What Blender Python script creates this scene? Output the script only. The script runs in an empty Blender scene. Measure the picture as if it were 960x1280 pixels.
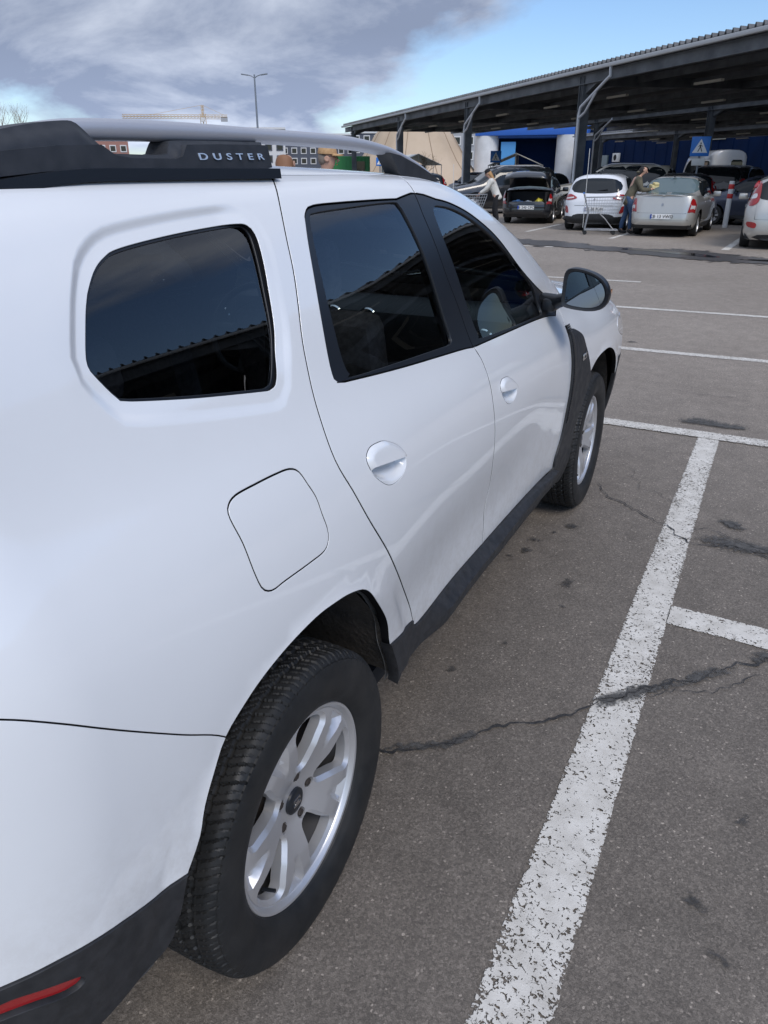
import bpy, bmesh, math, random
import numpy as np
from mathutils import Vector, Matrix, Euler
from mathutils.geometry import delaunay_2d_cdt
from mathutils.bvhtree import BVHTree
R = math.radians
random.seed(7)
sc = bpy.context.scene
COL = sc.collection

# ---------------------------------------------------------------- camera
cam = bpy.data.objects.new('camera', bpy.data.cameras.new('camera')); COL.objects.link(cam); sc.camera = cam
CAM = Vector((1.5535,-1.0100,1.5820)); YAW, PITCH, ROLL, FPX = .461519, .426411, -.002345, 939.6
_f = Vector((-math.sin(YAW)*math.cos(PITCH), math.cos(YAW)*math.cos(PITCH), -math.sin(PITCH)))
_r = Vector((math.cos(YAW), math.sin(YAW), 0)); _u = _r.cross(_f)
_r2 = math.cos(ROLL)*_r+math.sin(ROLL)*_u; _u2 = -math.sin(ROLL)*_r+math.cos(ROLL)*_u
cam.matrix_world = Matrix(((_r2.x,_u2.x,-_f.x,CAM.x),(_r2.y,_u2.y,-_f.y,CAM.y),(_r2.z,_u2.z,-_f.z,CAM.z),(0,0,0,1)))
cam.data.sensor_fit = 'VERTICAL'; cam.data.sensor_height = 32; cam.data.sensor_width = 24
cam.data.lens = FPX/1280*32; cam.data.clip_start = .05; cam.data.clip_end = 3000

# ---------------------------------------------------------------- world, sun, exposure
SUN_EL, SUN_AZ = R(48), R(128)          # azimuth from +Y towards +X
world = bpy.data.worlds.new('World'); sc.world = world; world.use_nodes = True
wn = world.node_tree.nodes; wl = world.node_tree.links; wn.clear()
def wnode(t, **k):
    n = wn.new(t)
    for a, b in k.items(): setattr(n, a, b)
    return n
def wmath(op, a, b=None, c=None, clamp=False):
    n = wn.new('ShaderNodeMath'); n.operation = op; n.use_clamp = clamp
    for i, q in enumerate((a,b,c)):
        if q is None: continue
        if hasattr(q,'is_output') or hasattr(q,'links'): wl.new(q, n.inputs[i])
        else: n.inputs[i].default_value = q
    return n.outputs[0]
sky = wnode('ShaderNodeTexSky', sky_type='NISHITA', sun_disc=False); sky.sun_elevation = SUN_EL; sky.sun_rotation = SUN_AZ
sky.air_density = 1.0; sky.dust_density = .6; sky.ozone_density = 1.6
tc = wnode('ShaderNodeTexCoord'); sep = wnode('ShaderNodeSeparateXYZ'); wl.new(tc.outputs['Generated'], sep.inputs[0])
zz = wmath('MAXIMUM', sep.outputs[2], 0.0); den = wmath('ADD', zz, .30)
cx = wmath('DIVIDE', sep.outputs[0], den); cy = wmath('DIVIDE', sep.outputs[1], den)
cmb = wnode('ShaderNodeCombineXYZ'); wl.new(cx, cmb.inputs[0]); wl.new(cy, cmb.inputs[1])
def wnoise(scale, detail, rough, off, dist=0.0):
    mp = wnode('ShaderNodeMapping'); mp.inputs['Location'].default_value = off; wl.new(cmb.outputs[0], mp.inputs[0])
    n = wnode('ShaderNodeTexNoise'); n.inputs['Scale'].default_value = scale; n.inputs['Detail'].default_value = detail
    n.inputs['Roughness'].default_value = rough; n.inputs['Distortion'].default_value = dist; wl.new(mp.outputs[0], n.inputs['Vector']); return n.outputs[0]
n1 = wnoise(.85, 9, .56, (3.1,1.7,0), .35)
n2 = wnoise(1.5, 8, .60, (8.0,2.2,4.0), .3)
# the cloud bank lies to the left (west) of the car and overhead, the clear sky to the right
side = wmath('SUBTRACT', wmath('MULTIPLY', sep.outputs[0], -1.0), .0)
bias = wmath('MULTIPLY_ADD', side, .50, -.335)
bias = wmath('ADD', bias, wmath('MULTIPLY', wmath('MINIMUM', zz, .42), 1.35))
cov = wmath('ADD', n1, bias)
rmp = wnode('ShaderNodeValToRGB'); wl.new(cov, rmp.inputs[0]); rmp.color_ramp.elements[0].position = .50; rmp.color_ramp.elements[1].position = .60
crm = wnode('ShaderNodeValToRGB'); wl.new(n2, crm.inputs[0])
e = crm.color_ramp.elements; e[0].position = .40; e[0].color = (1.62,1.98,2.85,1); e[1].position = .72; e[1].color = (4.8,5.2,6.0,1)
mixc = wnode('ShaderNodeMix', data_type='RGBA'); wl.new(rmp.outputs[0], mixc.inputs[0]); tint = wnode('ShaderNodeMix', data_type='RGBA', blend_type='MULTIPLY'); tint.inputs[0].default_value = 1; wl.new(sky.outputs[0], tint.inputs[6]); tint.inputs[7].default_value = (.70,.80,.95,1)
wl.new(tint.outputs[2], mixc.inputs[6]); wl.new(crm.outputs[0], mixc.inputs[7])
# cloud round the sun glows brighter
nv = wnode('ShaderNodeVectorMath', operation='DOT_PRODUCT'); wl.new(tc.outputs['Generated'], nv.inputs[0]); nv.inputs[1].default_value = (math.sin(SUN_AZ)*math.cos(SUN_EL), math.cos(SUN_AZ)*math.cos(SUN_EL), math.sin(SUN_EL))
glow = wmath('MULTIPLY_ADD', wmath('POWER', wmath('MAXIMUM', nv.outputs['Value'], 0.0), 2.0), 1.2, 1.0)
glow = wmath('ADD', glow, wmath('MULTIPLY', wmath('SUBTRACT', 1.0, wmath('MULTIPLY', zz, 7.0), clamp=True), .45))
vs_ = wnode('ShaderNodeVectorMath', operation='SCALE'); wl.new(crm.outputs[0], vs_.inputs[0]); wl.new(glow, vs_.inputs['Scale']); wl.new(vs_.outputs[0], mixc.inputs[7])
bg = wnode('ShaderNodeBackground'); bg.inputs[1].default_value = .13; wl.new(mixc.outputs[2], bg.inputs[0])
wo = wnode('ShaderNodeOutputWorld'); wl.new(bg.outputs[0], wo.inputs[0])
sun = bpy.data.objects.new('sun', bpy.data.lights.new('sun','SUN')); COL.objects.link(sun)
sun.data.energy = 1.55; sun.data.angle = R(24); sun.data.color = (1,.93,.84)
sd = Vector((math.sin(SUN_AZ)*math.cos(SUN_EL), math.cos(SUN_AZ)*math.cos(SUN_EL), math.sin(SUN_EL)))
sun.rotation_euler = sd.to_track_quat('Z','Y').to_euler()
sc.view_settings.view_transform = 'Standard'; sc.view_settings.look = 'None'; sc.view_settings.exposure = .36; sc.view_settings.gamma = 1

# ---------------------------------------------------------------- helpers
def tag(o, label=None, cat=None, group=None, kind=None):
    if label: o['label'] = label
    if cat: o['category'] = cat
    if group: o['group'] = group
    if kind: o['kind'] = kind
    return o
def empty(name, loc=(0,0,0), rz=0., **k):
    o = bpy.data.objects.new(name, None); COL.objects.link(o); o.location = loc; o.rotation_euler = (0,0,rz); o.empty_display_size = .1
    return tag(o, **k)
def mesh_obj(name, verts, faces, mat, parent=None, smooth=True, sharp=35, mats=None, fmat=None):
    me = bpy.data.meshes.new(name); me.from_pydata([tuple(map(float,v)) for v in verts], [], [tuple(f) for f in faces])
    if mats:
        for m in mats: me.materials.append(m)
        if fmat is not None: me.polygons.foreach_set('material_index', fmat)
    elif mat: me.materials.append(mat)
    me.update()
    if smooth: me.shade_smooth(); me.set_sharp_from_angle(angle=R(sharp))
    o = bpy.data.objects.new(name, me); COL.objects.link(o); o.parent = parent
    return o
class MB:
    """collects simple solids into one mesh"""
    def __init__(s): s.v = []; s.f = []; s.m = []
    def add(s, v, f, m=0):
        n = len(s.v); s.v += [tuple(p) for p in v]; s.f += [tuple(i+n for i in q) for q in f]; s.m += [m]*len(f); return s
    def box(s, c, d, rz=0., bev=0., m=0, rot=None):
        x, y, z = [k/2 for k in d]; M = rot if rot is not None else Matrix.Rotation(rz,3,'Z'); c = Vector(c)
        if bev <= 0:
            v = [c+M@Vector((a*x,b*y,q*z)) for q in (-1,1) for a,b in ((-1,-1),(1,-1),(1,1),(-1,1))]
            return s.add(v, [(3,2,1,0),(4,5,6,7),(0,1,5,4),(1,2,6,5),(2,3,7,6),(3,0,4,7)], m)
        bm = bmesh.new(); bmesh.ops.create_cube(bm, size=1)
        for p in bm.verts: p.co = Vector((p.co.x*2*x, p.co.y*2*y, p.co.z*2*z))
        bmesh.ops.bevel(bm, geom=list(bm.edges), offset=bev, segments=2, profile=.5, affect='EDGES')
        bm.verts.index_update(); s.add([c+M@p.co for p in bm.verts], [[q.index for q in f.verts] for f in bm.faces], m); bm.free(); return s
    def tube(s, pts, r, n=8, m=0, caps=True, closed=False):
        P = [Vector(p) for p in pts]; N = len(P); rr = r if hasattr(r,'__len__') else [r]*N; V = []; F = []
        up = None
        for i in range(N):
            a = P[(i-1)%N] if (closed or i > 0) else P[i]; b = P[(i+1)%N] if (closed or i < N-1) else P[i]
            t = (b-a).normalized()
            if up is None: up = t.orthogonal().normalized()
            up = (up-t*up.dot(t)); up = up.normalized() if up.length > 1e-6 else t.orthogonal().normalized()
            w = t.cross(up)
            for k in range(n):
                an = 2*math.pi*k/n; V.append(P[i]+rr[i]*(math.cos(an)*up+math.sin(an)*w))
        for i in range(N if closed else N-1):
            j = (i+1)%N
            for k in range(n):
                q = (k+1)%n; F.append((i*n+k, i*n+q, j*n+q, j*n+k))
        if caps and not closed: F.append(tuple(range(n-1,-1,-1))); F.append(tuple((N-1)*n+k for k in range(n)))
        return s.add(V, F, m)
    def lathe(s, prof, c=(0,0,0), axis='Z', n=24, m=0, rot=None):
        """prof: list of (radius, height)"""
        V = []; F = []; c = Vector(c); k0 = len(prof)
        for i in range(n):
            a = 2*math.pi*i/n
            for (r_, h) in prof:
                p = {'Z':(r_*math.cos(a), r_*math.sin(a), h), 'X':(h, r_*math.cos(a), r_*math.sin(a)), 'Y':(r_*math.sin(a), h, r_*math.cos(a))}[axis]
                p = Vector(p)
                if rot is not None: p = rot@p
                V.append(c+p)
        for i in range(n):
            j = (i+1)%n
            for k in range(k0-1):
                F.append((i*k0+k, j*k0+k, j*k0+k+1, i*k0+k+1))
        return s.add(V, F, m)
    def prism(s, poly, a, b, fn, m=0):
        """closed 2-D outline extruded from a to b; fn(x,y,t)->point"""
        n = len(poly); V = [fn(p[0],p[1],a) for p in poly]+[fn(p[0],p[1],b) for p in poly]
        F = [(i,(i+1)%n,n+(i+1)%n,n+i) for i in range(n)]+[tuple(range(n-1,-1,-1)), tuple(range(n,2*n))]
        return s.add(V, F, m)
    def build(s, name, mat, parent=None, smooth=True, sharp=35, mats=None):
        return mesh_obj(name, s.v, s.f, mat, parent, smooth, sharp, mats, s.m if mats else None)
def copy_tree(o, parent=None, first=True):
    c = o.copy(); COL.objects.link(c); c.parent = parent
    for ch in list(o.children): copy_tree(ch, c)
    return c

# ---------------------------------------------------------------- materials
def mat(name, col=(.5,.5,.5), rough=.5, metal=0., coat=0., spec=.5, bump=None, emit=None, coat_rough=.03):
    m = bpy.data.materials.new(name); m.use_nodes = True; nt = m.node_tree; b = nt.nodes['Principled BSDF']
    b.inputs['Base Color'].default_value = (*col,1); b.inputs['Roughness'].default_value = rough; b.inputs['Metallic'].default_value = metal
    b.inputs['Coat Weight'].default_value = coat; b.inputs['Coat Roughness'].default_value = coat_rough; b.inputs['Specular IOR Level'].default_value = spec
    if emit: b.inputs['Emission Color'].default_value = (*emit[0],1); b.inputs['Emission Strength'].default_value = emit[1]
    return m
def nodes_of(m): return m.node_tree.nodes, m.node_tree.links, m.node_tree.nodes['Principled BSDF']
def noise(nt, scale, detail=4, rough=.55, vec=None, dist=0.):
    n = nt.nodes.new('ShaderNodeTexNoise'); n.inputs['Scale'].default_value = scale; n.inputs['Detail'].default_value = detail
    n.inputs['Roughness'].default_value = rough; n.inputs['Distortion'].default_value = dist
    if vec is None:
        t = nt.nodes.new('ShaderNodeTexCoord'); vec = t.outputs['Object']
    nt.links.new(vec, n.inputs['Vector']); return n.outputs[0]
def ramp(nt, src, *st):
    r = nt.nodes.new('ShaderNodeValToRGB'); nt.links.new(src, r.inputs[0]); el = r.color_ramp.elements
    while len(el) < len(st): el.new(.5)
    for e, (p, c) in zip(el, st): e.position = p; e.color = (*c,1) if hasattr(c,'__len__') else (c,c,c,1)
    return r.outputs[0]
def vary(m, scale, c0, c1, p0=.35, p1=.65, bump=0., bscale=None, bdist=.002, rough=None, detail=5):
    """noise-driven colour, optional bump and roughness variation"""
    N, L, b = nodes_of(m); nt = m.node_tree
    s = noise(nt, scale, detail); L.new(ramp(nt, s, (p0,c0), (p1,c1)), b.inputs['Base Color'])
    if rough: L.new(ramp(nt, noise(nt, scale*.6, 4), (p0,rough[0]), (p1,rough[1])), b.inputs['Roughness'])
    if bump:
        bn = N.new('ShaderNodeBump'); bn.inputs['Strength'].default_value = bump; bn.inputs['Distance'].default_value = bdist
        L.new(noise(nt, bscale or scale*4, 3), bn.inputs['Height']); L.new(bn.outputs[0], b.inputs['Normal'])
    return m
M = {}
def paint(name, col, rough=.32, metal=0., coat=1.):
    m = mat(name, col, rough, metal, coat); N, L, b = nodes_of(m)
    bn = N.new('ShaderNodeBump'); bn.inputs['Strength'].default_value = .02; bn.inputs['Distance'].default_value = .001
    L.new(noise(m.node_tree, 9, 2), bn.inputs['Height'])
    # thin film of road dust: slight drift of colour and gloss
    mx = N.new('ShaderNodeMix'); mx.data_type = 'RGBA'; L.new(ramp(m.node_tree, noise(m.node_tree, 2.3, 6, .65), (.35,0.), (.8,.22)), mx.inputs[0])
    mx.inputs[6].default_value = (*col,1); mx.inputs[7].default_value = (*[c*.80 for c in col],1); L.new(mx.outputs[2], b.inputs['Base Color'])
    b.inputs['Coat Roughness'].default_value = .035; b.inputs['Coat IOR'].default_value = 1.5
    return m
M['white'] = paint('white_paint', (.76,.775,.79))
def road_film(m):
    # road dust thrown up over the lowest hand's breadth of the panels, in specks and streaks
    N, L, b = nodes_of(m); nt = m.node_tree; t = N.new('ShaderNodeTexCoord'); sx = N.new('ShaderNodeSeparateXYZ'); L.new(t.outputs['Object'], sx.inputs[0])
    mr = N.new('ShaderNodeMapRange'); L.new(sx.outputs[2], mr.inputs[0])
    for q, v in zip(mr.inputs[1:5], (.82,.40,0.,.42)): q.default_value = v
    mm = N.new('ShaderNodeMath'); mm.operation = 'MULTIPLY'; mm.use_clamp = True; L.new(mr.outputs[0], mm.inputs[0]); L.new(ramp(nt, noise(nt, 26, 8, .8), (.42,.15), (.62,1.)), mm.inputs[1])
    src = b.inputs['Base Color'].links[0].from_socket; mx = N.new('ShaderNodeMix'); mx.data_type = 'RGBA'; L.new(mm.outputs[0], mx.inputs[0]); L.new(src, mx.inputs[6]); mx.inputs[7].default_value = (.36,.32,.27,1); L.new(mx.outputs[2], b.inputs['Base Color'])
road_film(M['white'])
M['black_plastic'] = vary(mat('black_plastic', rough=.6), 40, (.014,.015,.017), (.026,.027,.030), bump=.25, bscale=900, bdist=.0006, rough=(.5,.68))
M['frame_black'] = mat('satin_black', (.010,.012,.016), .38)
M['rail_black'] = vary(mat('rail_black_plastic', rough=.5), 30, (.022,.024,.028), (.034,.036,.041), bump=.2, bscale=1100, bdist=.0005)
M['rail_silver'] = mat('rail_silver', (.46,.47,.51), .46, .4, .2, coat_rough=.3)
M['rubber'] = vary(mat('tyre_rubber', rough=.62), 14, (.007,.008,.009), (.017,.017,.017), bump=.2, bscale=500, bdist=.0006, rough=(.5,.72))
M['rim'] = mat('alloy_silver', (.60,.60,.61), .42, .7, .35, coat_rough=.2)
M['rim_dark'] = mat('rim_barrel_grey', (.07,.07,.075), .5, .5)
M['dark'] = mat('dark_underside', (.012,.012,.013), .8)
M['liner'] = vary(mat('wheel_arch_felt', rough=.95), 9, (.020,.018,.016), (.075,.062,.050), .3, .75, bump=.6, bscale=60, bdist=.01)
M['chrome'] = mat('chrome', (.75,.76,.78), .12, 1.)
M['gap_shade'] = mat('gap_shade_black', (.006,.006,.007), .9, spec=.1)  # black that stands in for shade inside the panel gaps
M['brake'] = mat('brake_iron', (.06,.05,.045), .6, .5)
M['mirror'] = mat('mirror_glass', (.20,.22,.24), .02, 1.)
M['red_lens'] = mat('red_lens', (.30,.010,.012), .12, 0, 1.)
M['clear_lens'] = mat('clear_lens', (.62,.62,.62), .1, .2, 1.)
M['amber_lens'] = mat('amber_lens', (.7,.25,.03), .15, 0, 1.)
M['lining'] = vary(mat('cabin_lining', rough=.9), 20, (.07,.072,.075), (.10,.10,.10))
M['headliner'] = mat('headliner_grey', (.28,.28,.28), .95)
M['seat'] = vary(mat('seat_fabric', rough=.95), 60, (.05,.05,.055), (.10,.10,.105), bump=.3, bscale=700, bdist=.001)
M['dash'] = mat('dash_plastic', (.018,.019,.021), .6)
M['white_matte'] = mat('white_matte', (.62,.62,.60), .6)
M['steel'] = vary(mat('galvanised_steel', rough=.45, metal=.7), 5, (.30,.31,.33), (.46,.47,.49), rough=(.35,.6))
def glass(name, tint, ior=1.5, haze=0.):
    m = bpy.data.materials.new(name); m.use_nodes = True; nt = m.node_tree; nt.nodes.clear(); N = nt.nodes; L = nt.links
    o = N.new('ShaderNodeOutputMaterial'); mx = N.new('ShaderNodeMixShader'); fr = N.new('ShaderNodeFresnel'); fr.inputs[0].default_value = ior
    tr = N.new('ShaderNodeBsdfTransparent'); tr.inputs[0].default_value = (*tint,1); gl = N.new('ShaderNodeBsdfGlossy'); gl.inputs['Roughness'].default_value = .0; gl.inputs[0].default_value = (1,1,1,1)
    # both faces of the pane reflect: lift the single-surface Fresnel a little
    ad = N.new('ShaderNodeMath'); ad.operation = 'MULTIPLY_ADD'; ad.inputs[1].default_value = 1.45; ad.inputs[2].default_value = .01; ad.use_clamp = True
    L.new(fr.outputs[0], ad.inputs[0]); L.new(ad.outputs[0], mx.inputs[0]); L.new(tr.outputs[0], mx.inputs[1]); L.new(gl.outputs[0], mx.inputs[2]); L.new(mx.outputs[0], o.inputs[0])
    return m
M['glass_tint'] = glass('privacy_glass', (.36,.38,.40))
M['glass_rear'] = glass('tinted_glass', (.60,.64,.66))
M['glass_clear'] = glass('clear_glass', (.78,.88,.86))

# ---------------------------------------------------------------- SUV body surface
# P(u,v): u runs along the car (metres from the rear axle, wraps round both ends),
# v runs up the side from the sill (.2) over the roof edge to the centre line (2.27)
KV = np.array([.20,.43,.56,.77,.94,1.06,1.16,1.345,1.53,1.615,1.70,1.95,2.27])
ST = np.array([-.85,-.35,0.,.5,1.0,1.3,1.6,1.8,2.0,2.2,2.35,2.67,3.15,3.6])
_T = [
 [(.80,.26),(.862,.42),(.882,.56),(.893,.78),(.890,.96),(.866,1.08),(.826,1.18),(.775,1.34),(.712,1.475),(.655,1.545),(.57,1.578),(.32,1.592),(0,1.598)],
 [(.80,.26),(.868,.42),(.890,.56),(.902,.78),(.901,.95),(.876,1.07),(.832,1.17),(.776,1.335),(.710,1.485),(.653,1.553),(.57,1.586),(.32,1.603),(0,1.609)],
 [(.80,.24),(.866,.42),(.884,.56),(.903,.77),(.903,.94),(.877,1.06),(.832,1.16),(.771,1.33),(.700,1.49),(.648,1.558),(.57,1.589),(.32,1.606),(0,1.612)],
 [(.80,.24),(.862,.42),(.866,.56),(.892,.76),(.897,.93),(.873,1.05),(.829,1.145),(.766,1.32),(.693,1.485),(.645,1.556),(.57,1.584),(.32,1.597),(0,1.601)],
 [(.80,.24),(.860,.42),(.862,.56),(.888,.76),(.894,.92),(.870,1.04),(.826,1.135),(.764,1.32),(.700,1.483),(.650,1.552),(.58,1.574),(.32,1.585),(0,1.589)],
 [(.80,.24),(.860,.42),(.862,.56),(.887,.76),(.892,.92),(.867,1.03),(.822,1.130),(.766,1.295),(.710,1.452),(.668,1.515),(.60,1.541),(.34,1.562),(0,1.570)],
 [(.80,.24),(.860,.42),(.868,.56),(.888,.76),(.890,.92),(.863,1.025),(.816,1.120),(.775,1.250),(.735,1.368),(.706,1.414),(.65,1.442),(.36,1.492),(0,1.512)],
 [(.80,.24),(.862,.42),(.875,.56),(.892,.76),(.890,.92),(.862,1.020),(.812,1.110),(.783,1.205),(.752,1.290),(.730,1.328),(.675,1.358),(.38,1.422),(0,1.452)],
 [(.80,.24),(.864,.42),(.880,.56),(.897,.76),(.892,.92),(.860,1.015),(.808,1.095),(.790,1.147),(.771,1.197),(.753,1.222),(.70,1.248),(.40,1.313),(0,1.343)],
 [(.80,.24),(.865,.42),(.882,.56),(.899,.76),(.892,.92),(.858,1.010),(.803,1.072),(.790,1.094),(.776,1.114),(.760,1.128),(.71,1.144),(.40,1.198),(0,1.224)],
 [(.80,.24),(.865,.42),(.884,.56),(.900,.76),(.892,.915),(.856,1.00),(.799,1.058),(.774,1.069),(.750,1.077),(.727,1.083),(.67,1.089),(.37,1.105),(0,1.112)],
 [(.80,.24),(.866,.42),(.886,.56),(.902,.76),(.892,.91),(.852,.990),(.792,1.040),(.765,1.050),(.738,1.057),(.710,1.063),(.65,1.070),(.36,1.088),(0,1.095)],
 [(.78,.24),(.850,.42),(.874,.56),(.894,.74),(.880,.87),(.836,.945),(.775,.990),(.748,1.00),(.720,1.008),(.690,1.015),(.63,1.022),(.35,1.040),(0,1.048)],
 [(.74,.24),(.81,.42),(.83,.56),(.85,.72),(.838,.83),(.80,.890),(.745,.930),(.72,.940),(.692,.948),(.665,.955),(.61,.962),(.34,.978),(0,.985)],
]
_TX = np.array([[c[0] for c in r] for r in _T]); _TZ = np.array([[c[1] for c in r] for r in _T])
_RR = np.array([-.76,-.82,-.84,-.82,-.79,-.775,-.75,-.70,-.62,-.59,-.60,-.62,-.63])      # rear end per knot
_RF = np.array([3.44,3.50,3.51,3.48,3.42,3.34,3.28,3.25,3.23,3.22,3.21,3.20,3.20])       # front end
_RC = np.array([.28,.30,.31,.31,.30,.28,.25,.20,.13,.10,.10,.08,.03])                      # rear corner radius
_FC = np.array([.34,.36,.36,.36,.34,.30,.24,.2,.16,.13,.12,.1,.03])
U0, U1, UL = -.25, 2.9, 1.35                                                             # wrap starts; u-length of each end

def _smat(x):
    n = len(x); h = np.diff(x); A = np.zeros((n,n)); B = np.zeros((n,n)); A[0,0] = A[-1,-1] = 1
    for i in range(1,n-1):
        A[i,i-1] = h[i-1]; A[i,i] = 2*(h[i-1]+h[i]); A[i,i+1] = h[i]
        B[i,i-1] = 6/h[i-1]; B[i,i] = -6/h[i-1]-6/h[i]; B[i,i+1] = 6/h[i]
    return np.linalg.solve(A,B)
_MS, _MK = _smat(ST), _smat(KV)
def _sw(x, M, q):
    """weights (len(q), len(x)) of a natural cubic spline at q"""
    q = np.clip(q, x[0], x[-1]); i = np.clip(np.searchsorted(x,q)-1, 0, len(x)-2)
    h = x[i+1]-x[i]; a = (x[i+1]-q)/h; b = 1-a; n = len(q); r = np.arange(n)
    Wt = np.zeros((n,len(x))); Wt[r,i] += a; Wt[r,i+1] += b
    return Wt + ((a**3-a)*h*h/6)[:,None]*M[i] + ((b**3-b)*h*h/6)[:,None]*M[i+1]
def _ss(x): x = np.clip(x,0,1); return x*x*(3-2*x)

GLASS_FLAT = [False]
def surfP(u, v):
    u = np.atleast_1d(np.asarray(u,float)); v = np.atleast_1d(np.asarray(v,float))
    Wv = _sw(KV, _MK, v)
    RR, RF, RC, FC = Wv@_RR, Wv@_RF, Wv@_RC, Wv@_FC
    Y = u.copy(); ox = np.zeros_like(u); oy = np.zeros_like(u)
    frac = np.zeros_like(u)
    for sgn, U, R, rc in ((-1,U0,RR,RC),(1,U1,RF,FC)):
        m = (u < U0) if sgn < 0 else (u > U1)
        if not m.any(): continue
        Yc = R[m]-sgn*rc[m]; Yc = np.where(sgn*(Yc-U) < 0, U, Yc); r_ = np.abs(R[m]-Yc)
        Wsec = (_sw(ST,_MS,Yc)@_TX * Wv[m]).sum(1)
        r_ = np.minimum(r_, np.maximum(Wsec*.9,0)); Yc = R[m]-sgn*r_
        L1 = np.abs(Yc-U); L2 = r_*np.pi/2; L3 = np.maximum(Wsec-r_,0); L = L1+L2+L3
        s = np.abs(u[m]-U)/UL*1.0; s = s*L
        th = np.clip((s-L1)/np.maximum(r_,1e-6),0,np.pi/2)
        Y[m] = np.where(s<L1, U+sgn*s, Yc); oy[m] = sgn*r_*np.sin(th)
        ox[m] = r_*(1-np.cos(th)) + np.maximum(s-L1-L2,0)
        frac[m] = s
    Wy = _sw(ST, _MS, Y)
    X = ((Wy@_TX)*Wv).sum(1); Z = ((Wy@_TZ)*Wv).sum(1)
    # end faces bulge a little; keep the centre line at X=0
    X = X-ox; Yo = Y+oy
    # soft flare bands round the wheel arches
    side = 1-_ss(ox/.05)
    for yc in (0.,2.673):
        d = np.hypot(Yo-yc, (Z-.335)); m = _ss((1.10-Z)/.30)
        X = X + side*m*(.010*(1-_ss((d-.47)/.05)) + .009*(1-_ss((d-.50)/.42)))
    # recessed band round the rear quarter window
    dq = _polydist(np.stack([u,v],1), QWIN)
    X = X - side*.009*(1-_ss((dq-.018)/.024))*(np.abs(u+.1)<.6)*(v>1.1)*(v<1.62)*(1 if GLASS_FLAT[0] else (1-.85*_ss((u-.10)/.09))*(.35+.65*_ss((v-1.25)/.06)))
    return np.stack([X,Yo,Z],1)
def surfQ(u, v):
    GLASS_FLAT[0] = True; p = surfP(u,v); GLASS_FLAT[0] = False; return p
def _polydist(q, poly):
    """distance to a closed polygon, 0 inside"""
    if poly is None: return np.full(len(q), 9.)
    out = np.full(len(q), 9.); near = (np.abs(q[:,0]+.1)<.6)&(np.abs(q[:,1]-1.37)<.4)
    p = q[near]
    if len(p) == 0: return out
    a = np.asarray(poly); b = np.roll(a,-1,0); d = b-a
    t = np.clip(((p[:,None]-a)*d).sum(2)/np.maximum((d*d).sum(1),1e-12),0,1)
    dist = np.sqrt((((a+t[...,None]*d)-p[:,None])**2).sum(2)).min(1)
    dist[_inpoly(p,a)] = 0
    out[near] = dist; return out
def _inpoly(p, a):
    a = np.asarray(a); b = np.roll(a,-1,0); x, y = p[:,0:1], p[:,1:2]
    c = ((a[:,1]>y)!=(b[:,1]>y)) & (x < (b[:,0]-a[:,0])*(y-a[:,1])/np.where(b[:,1]==a[:,1],1e-12,b[:,1]-a[:,1])+a[:,0])
    return c.sum(1)%2 == 1
def surfN(u, v, e=2e-3):
    du = surfP(u+e,v)-surfP(u-e,v); dv = surfP(u,np.minimum(v+e,KV[-1]))-surfP(u,np.maximum(v-e,KV[0]))
    n = np.cross(du,dv); n /= np.maximum(np.linalg.norm(n,axis=1),1e-9)[:,None]
    return n

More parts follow.
